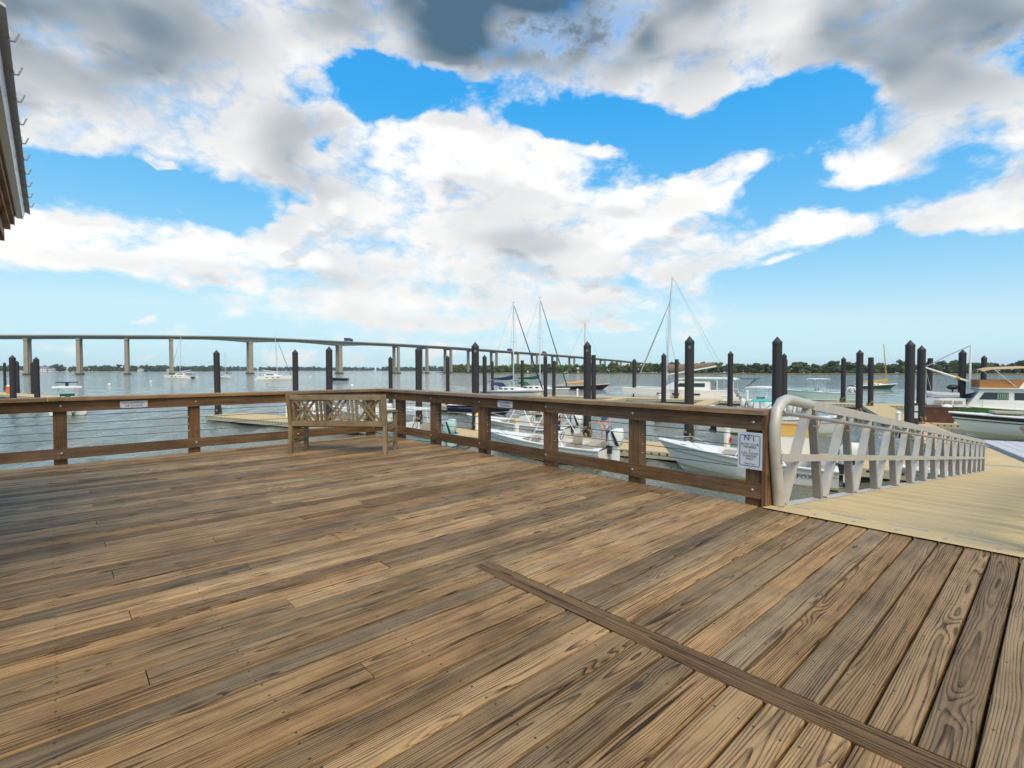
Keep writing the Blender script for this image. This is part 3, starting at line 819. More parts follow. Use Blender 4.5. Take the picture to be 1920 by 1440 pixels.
bc = [('N', .072, .118, M['signblue'], 1.0, -.028), ('v', .030, .128, M['signgrey'], 1.0, .006), ('I', .075, .114, M['signblue'], .8, .034),
      ('BOAT CLUB', .030, .060, M['signgrey'], 1.0, 0), ('MEMBERS', .028, .034, M['signgrey'], 1.0, 0), ('&', .022, .006, M['signgrey'], 1.0, 0), ('DAY DOCK', .030, -.024, M['signgrey'], 1.0, 0),
      ('PATRONS', .028, -.050, M['signgrey'], 1.0, 0), ('ONLY', .028, -.076, M['signgrey'], 1.0, 0), ('Thank You!', .020, -.122, M['signgrey'], 1.0, 0)]
plate_sign('notice_sign', 'white boat club notice with navy border on the railing end post', 'sign', .225, .345, uv(UE - .0435, 1.975, .515), A - R(90), bc, blue=True)

# ------------------------------------------------------------------ bench (seen from behind)
def bench():
    t = thing('garden_bench', 'weathered grey-brown wooden bench with crossed lattice back in the railing corner', 'bench', (-2.645, 7.64, 0), R(-3.9))
    W = .735                                # half width, local y>0 = front of the bench (towards the water)
    wb = lambda p, q, w, h, up=(0, 0, 1): MB().bar(p, q, w, h, up)
    for s in (-1, 1):
        ob('back_post', MB().loft([[(s * W + a * .028, y + b * .03, z) for a, b in ((-1, -1), (1, -1), (1, 1), (-1, 1))] for y, z in ((.0, 0.0015), (.02, .42), (-.06, .905))]), M['benchz'], t)
        ob('front_leg', MB().box(s * W - .028, s * W + .028, .47, .53, 0.0015, .60), M['benchz'], t)
        ob('armrest', MB().loft([[(s * W + a * .036, y, z + b * .016) for a, b in ((-1, -1), (1, -1), (1, 1), (-1, 1))] for y, z in ((.0, .655), (.2, .63), (.4, .632), (.56, .618))]), M['bench'], t)
        ob('side_rail', wb((s * W, .045, .39), (s * W, .468, .39), .032, .07), M['bench'], t)
        ob('stretcher', wb((s * W, .035, .16), (s * W, .468, .16), .028, .045), M['bench'], t)
    for k in range(6):
        y = .06 + k * .082
        ob('seat_slat', MB().box(-W + .032, W - .032, y, y + .068, .427, .447), M['bench'], t)
    ob('front_rail', MB().box(-W + .029, W - .029, .485, .515, .35, .425), M['bench'], t)
    by = lambda z: .02 - .08 * (z - .42) / .485
    def back(name, x0, z0, x1, z1, w, th=.022, dy=0.0):
        return ob(name, wb((x0, by(z0) + dy, z0), (x1, by(z1) + dy, z1), th, w, (0, 1, 0)) if False else MB().bar((x0, by(z0) + dy, z0), (x1, by(z1) + dy, z1), w, th, (0, -1, 0)), M['bench'], t)
    back('top_rail', -W + .029, .862, W - .029, .862, .075, .032)
    back('lower_back_rail', -W + .029, .462, W - .029, .462, .085, .032)
    z0, z1 = .506, .823
    xs = [-.70, -.305, -.182, .182, .305, .70]
    for a in (-.672, -.305, -.243, -.182, .182, .243, .305, .672):
        back('upright', a, z0, a, z1, .034)
    for a, b in ((-.655, -.322), (-.165, .165), (.322, .655)):
        for sh in (0, .085):
            back('lattice_bar', a + .01 + sh, z1, min(b, a + .25 + sh), z1 - (min(b, a + .25 + sh) - a - .01 - sh) / .24 * (z1 - z0), .033, .018, -.004)
            back('lattice_bar', b - .01 - sh, z1, max(a, b - .25 - sh), z1 - (b - .01 - sh - max(a, b - .25 - sh)) / .24 * (z1 - z0), .033, .018, .016)
bench()

# ------------------------------------------------------------------ gangway
GL = 18.55
SL = math.asin((0 - DZ - .03) / GL)
def gangway():
    t = thing('gangway', 'long aluminium gangway with truss sides sloping down to the floating dock', 'gangway', uv(4.86, .98, .0), 0, None, (0, SL, A))
    W = .80
    G = M['alu']
    n = int((GL - .36) / .1524)
    tread = MB().loft([[(x, y, z) for x, z in ((-.0725, -.03), (.0725, -.03), (.0725, .010), (.064, .018), (-.064, .018), (-.0725, .010))] for y in (-W - .045, W - .055)]).mesh('tread')
    tread.materials.append(M['tread'])
    for k in range(n):
        o = ob('tread', tread, None, t, loc=(.42 + k * .1524, 0, 0))
    ob('hinge_plate', MB().prism([(-.06, .006), (.34, .012), (.34, .022), (-.05, .012)], -W - .35, W + .06), M['tread'], t)
    hp = MB()
    for k in range(6):
        hp.lathe([(.016, .012), (.016, .019), (.009, .024)], 8, (.05, -W + .1 + k * .29, 0))
    ob('bolt', hp, M['bolt'], t, smooth=True)
    hl = MB()
    for k in range(4):
        hl.box(.27, .30, -W + .1 + k * .42, -W + .36 + k * .42, .021, .029)
    ob('hinge', hl, M['alu'], t)
    for s in (1, -1):
        y = W if s > 0 else -W - .10
        ob('bottom_chord', MB().box(.16, GL, y - .05, y + .05, -.10, .03), G, t)
        ob('top_chord', MB().box(.86, GL - .02, y - .035, y + .035, .965, 1.065), G, t)
        ob('end_arch', MB().tube([(.16, y, .032), (.12, y, .16), (.03, y, .42), (-.035, y, .62), (-.055, y, .76), (-.02, y, .90), (.08, y, .985), (.22, y, 1.02), (.45, y, 1.022), (.868, y, 1.015)], .051, 14), G, t, smooth=True)
        ob('mid_rail', MB().box(.0, GL - .05, y - s * .060 - .006, y - s * .060 + .006, .44, .51), G, t)
        ob('handrail', MB().tube([(-.03, y - s * .06, .885), (.2, y - s * .11, .88), (GL * .5, y - s * .11, .875), (GL - .0, y - s * .11, .87), (GL + .16, y - s * .09, .83)], .021, 8), M['alu_dark'], t, smooth=True)
        k = 0
        while .19 + 1.22 * k + 1.1 < GL:
            b0 = .24 + 1.22 * k
            up = (0, 1, 0)
            ob('strut', MB().bar((b0, y, .031), (b0 + .55, y, .963), .06, .082, up), G, t)
            ob('strut', MB().bar((b0 + .70, y, .964), (b0 + 1.06, y, .032), .06, .078, up), M['alu_dark'], t)  # shade on the falling struts is put into a darker aluminium colour
            ob('rail_bracket', MB().tube([(b0 + .62, y - s * .04, .80), (b0 + .62, y - s * .10, .79), (b0 + .62, y - s * .11, .86)], .008, 6), G, t, smooth=True)
            k += 1
        ob('end_post', MB().box(GL - .07, GL - .0, y - .034, y + .034, .031, .964), G, t)
gangway()

# ------------------------------------------------------------------ building with the eave at upper left
def building():
    t = thing('eave_building', 'brown wooden building with metal roof and white gutter at upper left', 'building', uv(0, 0), A)
    z = 2.735
    u0 = -.13
    v0, v1 = 3.03, 6.53
    ob('wall', MB().box(-2.9, -.75, v0 + .55, v1 - .55, .002, 2.45), M['eave'], t)
    ob('soffit', MB().box(-2.9, u0 - .14, v0 + .06, v1 - .10, z - .13, z - .10), M['eave'], t)
    ob('eave_beam', MB().box(u0 - .62, u0 - .14, v0 + .05, v1 - .05, z - .30, z - .131), M['eave'], t)
    ob('fascia', MB().box(u0 - .139, u0 - .100, v0 + .02, v1 - .04, z - .19, z - .01), M['eave'], t)
    ob('drip_board', MB().box(u0 - .099, u0 - .072, v0 + .02, v1 - .03, z - .14, z - .012), M['cap'], t)
    g = MB()
    g.loft([[(u0 + a, q, z + b) for a, b in ((-.071, -.016), (-.071, -.060), (-.058, -.070), (-.018, -.070), (-.004, -.016))] for q in (v0 + .0, v1 + .0)])
    g.loft([[(q, v0 - .005 + a, z + b) for a, b in ((.0, -.016), (.0, -.085), (-.02, -.10), (-.07, -.10), (-.085, -.016))] for q in (u0 - 2.6, u0 - .005)])
    ob('gutter', g, M['gutter'], t)
    sl = .42
    ob('roof_sheet', MB().loft([[(u0 + .03 - q, vv, z + q * sl + b) for q, b in ((0, 0), (2.8, 0), (2.8, .012), (0, .012))] for vv in (v0 - .11, v1 + .09)]), M['roofmetal'], t)
    k = 0
    vv = v0 + .16
    while vv < v1 + .08:
        ob('roof_seam', MB().loft([[(u0 + .034 - q, vv + a, z + q * sl - .006 + b) for a, b in ((-.006, 0), (.006, 0), (.006, .045), (-.006, .045))] for q in (0, 2.8)]).tube([(u0 + .025, vv, z - .004), (u0 + .047, vv, z - .001), (u0 + .062, vv, z + .040)], .0045, 5), M['roofmetal'], t)
        vv += .345
    for a, b in ((-.9, v0 + .5), (-.9, v1 - .5)):
        ob('corner_post', MB().box(a, a + .14, b - .07, b + .07, .001, 2.434), M['post'], t)
building()
# ------------------------------------------------------------------ floating docks
def dock(label, e0, e1, n0, n1, along='e', skirt=True, group='floating docks'):
    t = thing('floating_dock', label, 'dock', en((e0 + e1) / 2, (n0 + n1) / 2, DZ), EA, group)
    L, W = (e1 - e0) / 2, (n1 - n0) / 2
    cells = max(1, round((2 * L if along == 'e' else 2 * W) / 3.0))
    for k in range(cells):
        if along == 'e':
            a, b = -L + 2 * L * k / cells, -L + 2 * L * (k + 1) / cells
            g = MB().box(a + .012, b - .012, -W + .05, W - .05, -.14, 0)
        else:
            a, b = -W + 2 * W * k / cells, -W + 2 * W * (k + 1) / cells
            g = MB().box(-L + .05, L - .05, a + .012, b - .012, -.14, 0)
        ob('deck_slab', g, M['dock'], t)
    ob('float_tank', MB().box(-L + .12, L - .12, -W + .12, W - .12, -.75, -.142), M['float'], t)
    ob('waler', MB().box(-L, L, -W, -W + .048, -.30, .004).box(-L, L, W - .048, W, -.30, .004).box(-L, -L + .048, -W + .049, W - .049, -.30, .003).box(L - .048, L, -W + .049, W - .049, -.30, .003), M['waler'], t)
    p = MB()
    x = -L + .2
    while x < L - .1:
        p.box(x, x + .09, -W - .003, -W - .001, -.135, -.055)  # flat dark tabs, the shade inside the bolt holes painted as colour
        x += .33
    ob('bolt_pocket', p, M['pocket'], t, kind='stuff')
    return t
dock('long tan main float with dark bolt pockets running behind the railing to the gangway foot', -39.5, 13.0, 21.6, 24.6)
dock('outer tan float with the sailboats and catamaran moored behind it', -60, 24, 61.5, 64.3)
dock('tan walkway float between the gangway foot and the outer float', 5.0, 7.2, 24.7, 61.4, 'n')
dock('short tan float beside the brown dock box near the trawler', 7.3, 26, 42.0, 44.4)
for e, lb in ((-30.6, 'finger float behind the pile right of the bench'), (-20.5, 'finger float below the two sailboat masts'), (-9.8, 'finger float in front of the brown-covered catamaran')):
    dock(lb, e, e + 1.5, 38, 61.4, 'n')
dock('distant float with pedestals at the far left edge', -126, -80, 25.6, 28.6)

# ------------------------------------------------------------------ piles
PL = [(9, 102, 1), (24, 49, 1), (33, 80, 1), (69, 55, 1), (61, 84, 1), (408, 40.3, 1), (554, 39.5, 1), (617, 34.8, 1), (732.5, 59, 1), (785.5, 34.5, 1), (839.6, 57, 1), (892, 29.3, 1), (909, 53, 1), (923.5, 81, 1), (979, 74, 0),
      (1023, 54.5, 1), (1038.5, 68, 0), (1101.7, 28.8, 1), (1113.5, 51, 0), (1189.3, 66, 1), (1244.7, 47.4, 1), (1268, 62, 0), (1292.8, 24.5, 1), (1369.3, 42.6, 1), (1457.5, 24.6, 1), (1469, 47.9, 1), (1473, 63, 1), (1581.5, 58, 1), (1611.8, 39, 1),
      (1633.3, 49, 0), (1706.6, 27.2, 1), (1727.3, 32.8, 1), (1743.2, 52, 0), (1803.4, 38.6, 1), (1843.8, 53, 1)]
PT = [679, 665.5, 676, 669, 678, 656, 655, 649.5, 668, 649, 666.3, 641, 665, 676, 676, 665, 677, 639.5, 666, 672, 661.5, 674, 630, 658, 631, 662, 671, 669, 655.5, 670.5, 637.5, 647.5, 672, 655, 666]
PW_ = [6, 13.5, 8, 12, 8, 12.3, 11, 12.5, 7.5, 12.2, 7, 14, 8, 5.5, 6, 7.3, 6.5, 14.2, 8.7, 7.3, 9.3, 7.5, 18, 10.7, 19, 10, 8, 9.4, 13.8, 11, 19.5, 16.7, 11, 15.4, 11.7]
PLAB = ['leftmost thin pile at the left edge of the photo', 'thick black pile near the left edge, nearer of its pair', 'thin pile half hidden behind the thick pile near the left edge', 'black pile right of the thick left-edge pile, nearer of its pair', 'thin pile half hidden behind the second thick left pile',
        'black pointed pile standing alone between the catamaran and the small white sailboat', 'black pointed pile just right of the second catamaran', 'black pointed pile behind the middle of the bench', 'slim pile above the bench right end', 'thick pile right of the bench behind the railing', 'slim pile left of the thick pile near the left truck',
        'thick tall pile left of the two sailboat masts', 'slim pile just right of the thick pile left of the masts', 'very slim pile left of the navy sail cover', 'flat-topped pile directly behind the left sailboat mast', 'slim pointed pile right of the green sail cover', 'flat-topped slim pile left of the black-hulled sailboat',
        'thick pile in front of the black-hulled sailboat', 'flat-topped pile touching the thick pile at the black-hulled sailboat', 'slim pile at the catamaran bow', 'pointed pile left of the catamaran mast', 'flat-topped pile between the catamaran mast and the thickest middle pile', 'thickest pointed pile in the middle right with an eye bolt',
        'pointed pile right of the brown sail cover', 'thick tall pile rising behind the gangway arch', 'pile half hidden behind the thick pile at the gangway arch, taller of two', 'pile half hidden behind the thick pile at the gangway arch, shorter of two', 'slim pointed pile left of the green sailboat', 'pointed pile in front of the green sailboat stern',
        'flat-topped pile in front of the green sailboat middle', 'thickest pile right of the green sailboat', 'second thick pile right of the green sailboat, beside the brown box', 'flat-topped pile behind the white boom', 'pointed pile in front of the trawler cabin', 'pile behind the trawler bimini at the right edge']
def pile_thing(i):
    px, d, pointed = PL[i]
    top = CZ + (694 - PT[i]) / F * d
    c = 1 / math.sqrt(1 + ((px - 960) / F) ** 2)
    r = PW_[i] * d * c / F / 2
    t = thing('mooring_pile', PLAB[i], 'pile', away(px, d, WZ), rnd.uniform(0, 3), 'black mooring piles')
    t.rotation_euler = (rnd.uniform(-.008, .008), rnd.uniform(-.008, .008), t.rotation_euler.z)
    h = top - WZ
    capz = h - (r * 1.25 if pointed else .0)
    ob('sleeve', MB().lathe([(r, -2.5), (r, capz)], 20), M['pile'], t, smooth=True)
    if pointed:
        ob('cap', MB().lathe([(r * 1.04, capz - .10), (r * 1.05, capz + .002), (r * .5, capz + r * .64), (.012, h)], 20), M['pilecap'], t, smooth=True)
    else:
        ob('cap', MB().lathe([(r * 1.02, capz - .02), (r * 1.02, capz + .01), (r * .9, capz + .02)], 20), M['pilecap'], t)
    g = random.Random(i)
    it = []
    for k in range(34 if d < 60 else 12):
        an = g.uniform(0, 6.28)
        s = g.uniform(.035, .085)
        it.append((math.cos(an) * (r + .02), math.sin(an) * (r + .02), g.uniform(-.25, .85), s, s, s * 1.3))
    ob('barnacle_band', blobs(it, i, .3), M['barn'], t, kind='stuff')
    if i in (17, 22, 11):
        a0 = math.atan2(-d, -(px - 960) / F * d) - t.rotation_euler.z
        e_ = MB()
        cx, cy = math.cos(a0) * (r + .03), math.sin(a0) * (r + .03)
        e_.tube([(cx + .05 * math.cos(a) * -math.sin(a0), cy + .05 * math.cos(a) * math.cos(a0), capz - .28 + .05 * math.sin(a)) for a in [k * .5236 for k in range(13)]], .012, 6)
        ob('eye_bolt', e_, M['bolt'], t, smooth=True)
for i in range(len(PL)):
    pile_thing(i)

# ------------------------------------------------------------------ boat parts
def hull_pts(L, B, fs, fb, s, draft=.35, rake=.9, flare=.86, stern=1.0, fine=2.2):
    """half section at station s (0 stern .. 1 bow): keel, bilge, chine, side, sheer"""
    b = B / 2 * (1 - max(0, (s - .4) / .6) ** fine) * (stern + (1 - stern) * min(1, s / .45))
    zs = fs + (fb - fs) * s ** 1.8
    zk = -draft + (draft * .9 + .12) * max(0, (s - .72) / .28) ** 2
    zc = .06 + .22 * s ** 3
    bc = b * (flare - .38 * max(0, (s - .45) / .55) ** 1.5)
    xk = s * (L - rake)
    def pt(y, z):
        return (s * (L - rake) + rake * s ** 3 * (z - zk) / max(.2, zs - zk), y, z)
    return [pt(0, zk), pt(bc * .6, (zk + zc) * .55), pt(bc, zc), pt(bc + (b - bc) * .45, zc + (zs - zc) * .5), pt(b, zs)]
def hull(L, B, fs, fb, **kw):
    ss = [0, .1, .2, .3, .4, .5, .6, .68, .76, .83, .89, .94, .975, 1.0]
    return ss, [hull_pts(L, B, fs, fb, s, **kw) for s in ss]
def hull_mesh(H):
    rings = [[(x, -y, z) for x, y, z in reversed(r)] + r[1:] for r in H]
    mb = MB()
    mb.loft(rings, closed=False)
    n = len(rings[0])
    mb.f.append(tuple(range(n)))
    return mb
def band_mesh(H, z0f, z1f, off=.012):
    """a strip on both topsides between two fractions of chine-to-sheer"""
    mb = MB()
    for s in (-1, 1):
        rings = []
        for r in H:
            a, b = Vector(r[2]), Vector(r[4])
            p, q = a.lerp(b, z0f), a.lerp(b, z1f)
            m3 = Vector(r[3])
            rings.append([(v_.x, s * (v_.y + off + (m3.y - (a.y + b.y) / 2) * 0), v_.z) for v_ in (p, q)])
        mb.loft(rings, closed=False)
    return mb
def deck_mesh(H, ss, cock, floor=.12, gun=.22, crown=.07, aft=.06):
    """closed foredeck ahead of cock, open cockpit with side decks behind it"""
    mb = MB()
    rings = []
    for s, r in zip(ss, H):
        x, b, z = r[4]
        if aft <= s < cock:
            g = min(gun, b * .5)
            half = [(x, b + .02, z + .015), (x, b - g, z + .03), (x, b - g - .03, floor), (x, 0, floor + .01)]
        else:
            half = [(x, b + .02, z + .015), (x, b * .75, z + .03 + crown * .4), (x, b * .4, z + .03 + crown * .8), (x, 0, z + .03 + crown)]
        rings.append([(a, -c, d_) for a, c, d_ in half] + [h for h in reversed(half)][1:])
    mb.loft(rings, closed=False)
    return mb
def rub_mesh(H, r=.035):
    mb = MB()
    for s in (-1, 1):
        mb.tube([(q[4][0], s * (q[4][1] + .012), q[4][2]) for q in H], r, 6)
    return mb
def outboard(parent, x, y, z, size=1.0, tilt=0.0, stripe='black', word=None, mat='white', side=1):
    Mx = Matrix.Translation((x, y, z)) @ Matrix.Rotation(tilt, 4, 'Y') @ Matrix.Scale(size, 4)
    cw = MB()
    prof = [(-.02, .22, .15, 0), (-.05, .28, .19, .10), (-.06, .31, .20, .28), (-.08, .30, .20, .46), (-.13, .25, .175, .60), (-.20, .15, .11, .68)]
    rings = []
    for cx, a, b, zz in prof:
        rings.append([Mx @ Vector((cx - .22 + a * (abs(math.cos(k * .3927)) ** .7) * math.copysign(1, math.cos(k * .3927)), b * (abs(math.sin(k * .3927)) ** .7) * math.copysign(1, math.sin(k * .3927)), zz + .15 * (-cx) * 0)) for k in range(16)])
    cw.loft(rings)
    o = ob('outboard_motor', cw, M[mat], parent, smooth=True)
    def prt(name, mb, m):
        mb.v = [tuple(Mx @ Vector(p)) for p in mb.v]
        return ob(name, mb, M[m], o, smooth=True)
    st = MB()
    for s in (-1, 1):
        st.add([(-.50, s * .212, .02), (-.36, s * .212, .02), (-.16, s * .212, .56), (-.24, s * .212, .58)], [(0, 1, 2, 3) if s < 0 else (3, 2, 1, 0)])
        st.add([(-.02, s * .208, .16), (.035, s * .208, .18), (.01, s * .208, .46), (-.03, s * .208, .50)], [(0, 1, 2, 3) if s < 0 else (3, 2, 1, 0)])
    prt('cowl_stripe', st, stripe)
    prt('midsection', MB().loft([[(-.30 + a * .15, b * .09, zz) for a, b in ((-1, -.6), (0, -1), (1, -.6), (1, .6), (0, 1), (-1, .6))] for zz in (.0, -.30, -.62)]), 'grey' if mat == 'grey' else mat)
    lu = MB().loft([[(-.30 + a, b, zz) for a, b in ((-.18, 0), (0, -.045), (.16, 0), (0, .045))] for zz in (-.60, -.95)])
    lu.tube([(-.05, 0, -.80), (-.2, 0, -.80), (-.45, 0, -.80), (-.55, 0, -.80)], [.02, .065, .06, .03], 8)
    lu.box(-.62, -.05, -.12, .12, -.60, -.585)
    prt('lower_unit', lu, 'black')
    prt('bracket', MB().box(-.16, .06, -.13, .13, -.32, .0), 'black')
    if word:
        text(word, .135, M['black'], o, Mx @ Vector((-.235, side * .218, .32)), ((-.35, 0, -.936) if False else (-.36 * 1, 0, .933), (-.933, 0, -.36), (0, 1, 0)) if False else (Mx.to_3x3().normalized() @ Vector((.37, 0, .929)), Mx.to_3x3().normalized() @ Vector((.929, 0, -.37)) * -1 if side > 0 else Vector((.929, 0, -.37)), (0, side, 0)))
    return o
def frame(parent, name, segs, r=.022, mat='tubewhite'):
    mb = MB()
    for s in segs:
        mb.tube(s, r, 6)
    return ob(name, mb, M[mat], parent, smooth=True)
def runabout(name, label, loc, rz, L=6.0, B=2.3, fs=.62, fb=1.02, mat='hullwhite', deckmat='white', word=None, motor='HONDA', top='arch', cushions=True, console=True, stripe='grey', nmot=1, bottom='antifoul', group=None, motmat='white', toph=2.15, topmat='white', cock=.62, tilt=0.0, screen=True):
    t = thing(name, label, 'motorboat', loc, rz, group)
    ss, H = hull(L, B, fs, fb)
    ob('hull', hull_mesh(H), M[mat], t, smooth=True)
    ob('deck', deck_mesh(H, ss, cock), M[deckmat], t)
    ob('rub_rail', rub_mesh(H), M['grey'], t, smooth=True)
    ob('side_line', band_mesh(H, .66, .71), M[stripe], t)
    ob('waterline_stain', band_mesh(H, -.06, .07, .006), M[bottom], t)
    if console:
        cx = L * .40
        ob('console', MB().loft([[(cx + a, b, z) for a, b in ((-.35, -.42), (.5 - k, -.36), (.5 - k, .36), (-.35, .42))] for z, k in ((.125, 0), (.9, .05), (1.15, .28))]), M['white'], t)
        if screen:
            ob('windscreen', MB().loft([[(cx + x, y, z) for y in (-.42, -.2, .2, .42)] for x, z in ((.22, 1.15), (.02, 1.5))], closed=False), M['glass_light'], t)
        w_ = MB()
        w_.tube([(cx - .40 - .06 * math.sin(a), .18 * math.cos(a), 1.0 + .18 * math.sin(a)) for a in [k * .5236 for k in range(13)]], .014, 6)
        ob('steering_wheel', w_, M['black'], t, smooth=True)
        ob('helm_seat', MB().box(cx - 1.15, cx - .75, -.45, .45, .125, .72).box(cx - 1.18, cx - 1.10, -.45, .45, .72, 1.15), M['beige'] if cushions else M['white'], t)
    if cushions:
        ob('bow_cushion', MB().loft([[(L * a, -w, .60 + .2 * a) for a, w in ((.52, .55), (.60, .62))] + [(L * a, w, .60 + .2 * a) for a, w in ((.60, .62), (.52, .55))], [(L * a, -w, .74 + .2 * a) for a, w in ((.52, .55), (.60, .62))] + [(L * a, w, .74 + .2 * a) for a, w in ((.60, .62), (.52, .55))]]), M['beige'], t)
        ob('stern_bench', MB().loft([[(x, y, z) for y, z in ((-B * .40, .13), (B * .40, .13), (B * .40, .80), (-B * .40, .86))] for x in (.30, .78)]), M['beige'], t)
    hb = B / 2 - .20
    c0 = L * .40
    if top == 'arch':                       # folded tower of white tubes
        frame(t, 'tower_frame', [[(c0 - .9, s * hb, fs), (c0 - .1, s * (hb - .12), 1.9), (c0 + .05, s * (hb - .3), toph)] for s in (-1, 1)] + [[(c0 + .75, s * hb, fs + .1), (c0 + .1, s * (hb - .12), 1.9)] for s in (-1, 1)] +
              [[(c0 - .35, s * (hb - .05), 1.35), (c0 + .4, s * (hb - .05), 1.30)] for s in (-1, 1)] + [[(c0 - .1, -hb + .12, 1.9), (c0 - .1, hb - .12, 1.9)], [(c0 + .05, -hb + .3, toph), (c0 + .05, hb - .3, toph)]], .026)
    elif top in ('ttop', 'bimini'):
        leg = .024
        segs = []
        for s in (-1, 1):
            y = s * (.55 if top == 'ttop' else hb)
            z0 = .13 if top == 'ttop' else fs
            segs += [[(c0 - .65, y, z0), (c0 - .55, y, toph)], [(c0 + .65, y, z0), (c0 + .30, y, toph)], [(c0 - .6, y, 1.2), (c0 + .3, y, toph)]]
        frame(t, 'top_frame', segs, leg)
        cp = MB()
        tw = 1.0 if top == 'ttop' else hb + .1
        cp.loft([[(c0 + x, y, toph + .02 + zz + (.05 if abs(y) < .5 else 0)) for y in (-tw, -.45, .45, tw)] + [(c0 + x, y, toph - .03 + zz) for y in (tw, -tw)] for x, zz in ((-1.05, -.04), (-.9, 0), (.8, .02), (1.0, -.04))])
        ob('top_canopy', cp, M[topmat], t)
    elif top == 'mesh':
        segs = [[(c0 - .9 + k * .42, -hb, 1.85), (c0 - .9 + k * .42, hb, 1.85)] for k in range(5)] + [[(c0 - .95, s * hb * .9 * f, 1.86), (c0 + .85, s * hb * .9 * f, 1.88)] for s in (-1, 1) for f in (1, .5)]
        segs += [[(c0 + x, s * hb, fs), (c0 + x * .6, s * hb * .9, 1.86)] for s in (-1, 1) for x in (-.6, .6)]
        frame(t, 'top_frame', segs, .022)
    if cock > .5:
        frame(t, 'bow_rail', [[(L * .70, s * (hull_pts(L, B, fs, fb, .72)[4][1] - .08), fs + .35), (L * .80, s * (hull_pts(L, B, fs, fb, .83)[4][1] - .06), fb - .02 + .16), (L * .9, s * (hull_pts(L, B, fs, fb, .93)[4][1] - .05), fb + .13)] for s in (-1, 1)], .012, 'chrome')
    cl = MB()
    for s in (-1, 1):
        for q in (.12, .86):
            r = hull_pts(L, B, fs, fb, q)[4]
            cl.tube([(r[0] - .1, s * (r[1] - .1), r[2] + .075), (r[0] + .1, s * (r[1] - .1), r[2] + .075)], .014, 6).box(r[0] - .04, r[0] + .04, s * (r[1] - .1) - .015, s * (r[1] - .1) + .015, r[2] + .02, r[2] + .07)
    ob('cleat', cl, M['chrome'], t, smooth=True)
    for k in range(nmot):
        y = (k - (nmot - 1) / 2) * .62
        outboard(t, -.02, y, fs + .12, 1.05, tilt, word=motor, mat=motmat, side=1)
    if word:
        for s in (1, -1):
            r0, r1 = hull_pts(L, B, fs, fb, .16), hull_pts(L, B, fs, fb, .30)
            a, b, c = Vector(r0[3]), Vector(r1[3]), Vector(r0[4])
            m_ = a.lerp(b, .5)
            m_.z += .02
            m_.y = (m_.y + .02 + .012) * s
            text(word, .17, M['black'], t, m_, ((-s, 0, 0), (0, .14 * s, .99), (0, .99 * s, -.14)), name='hull_lettering', squash=1.4)
    return t
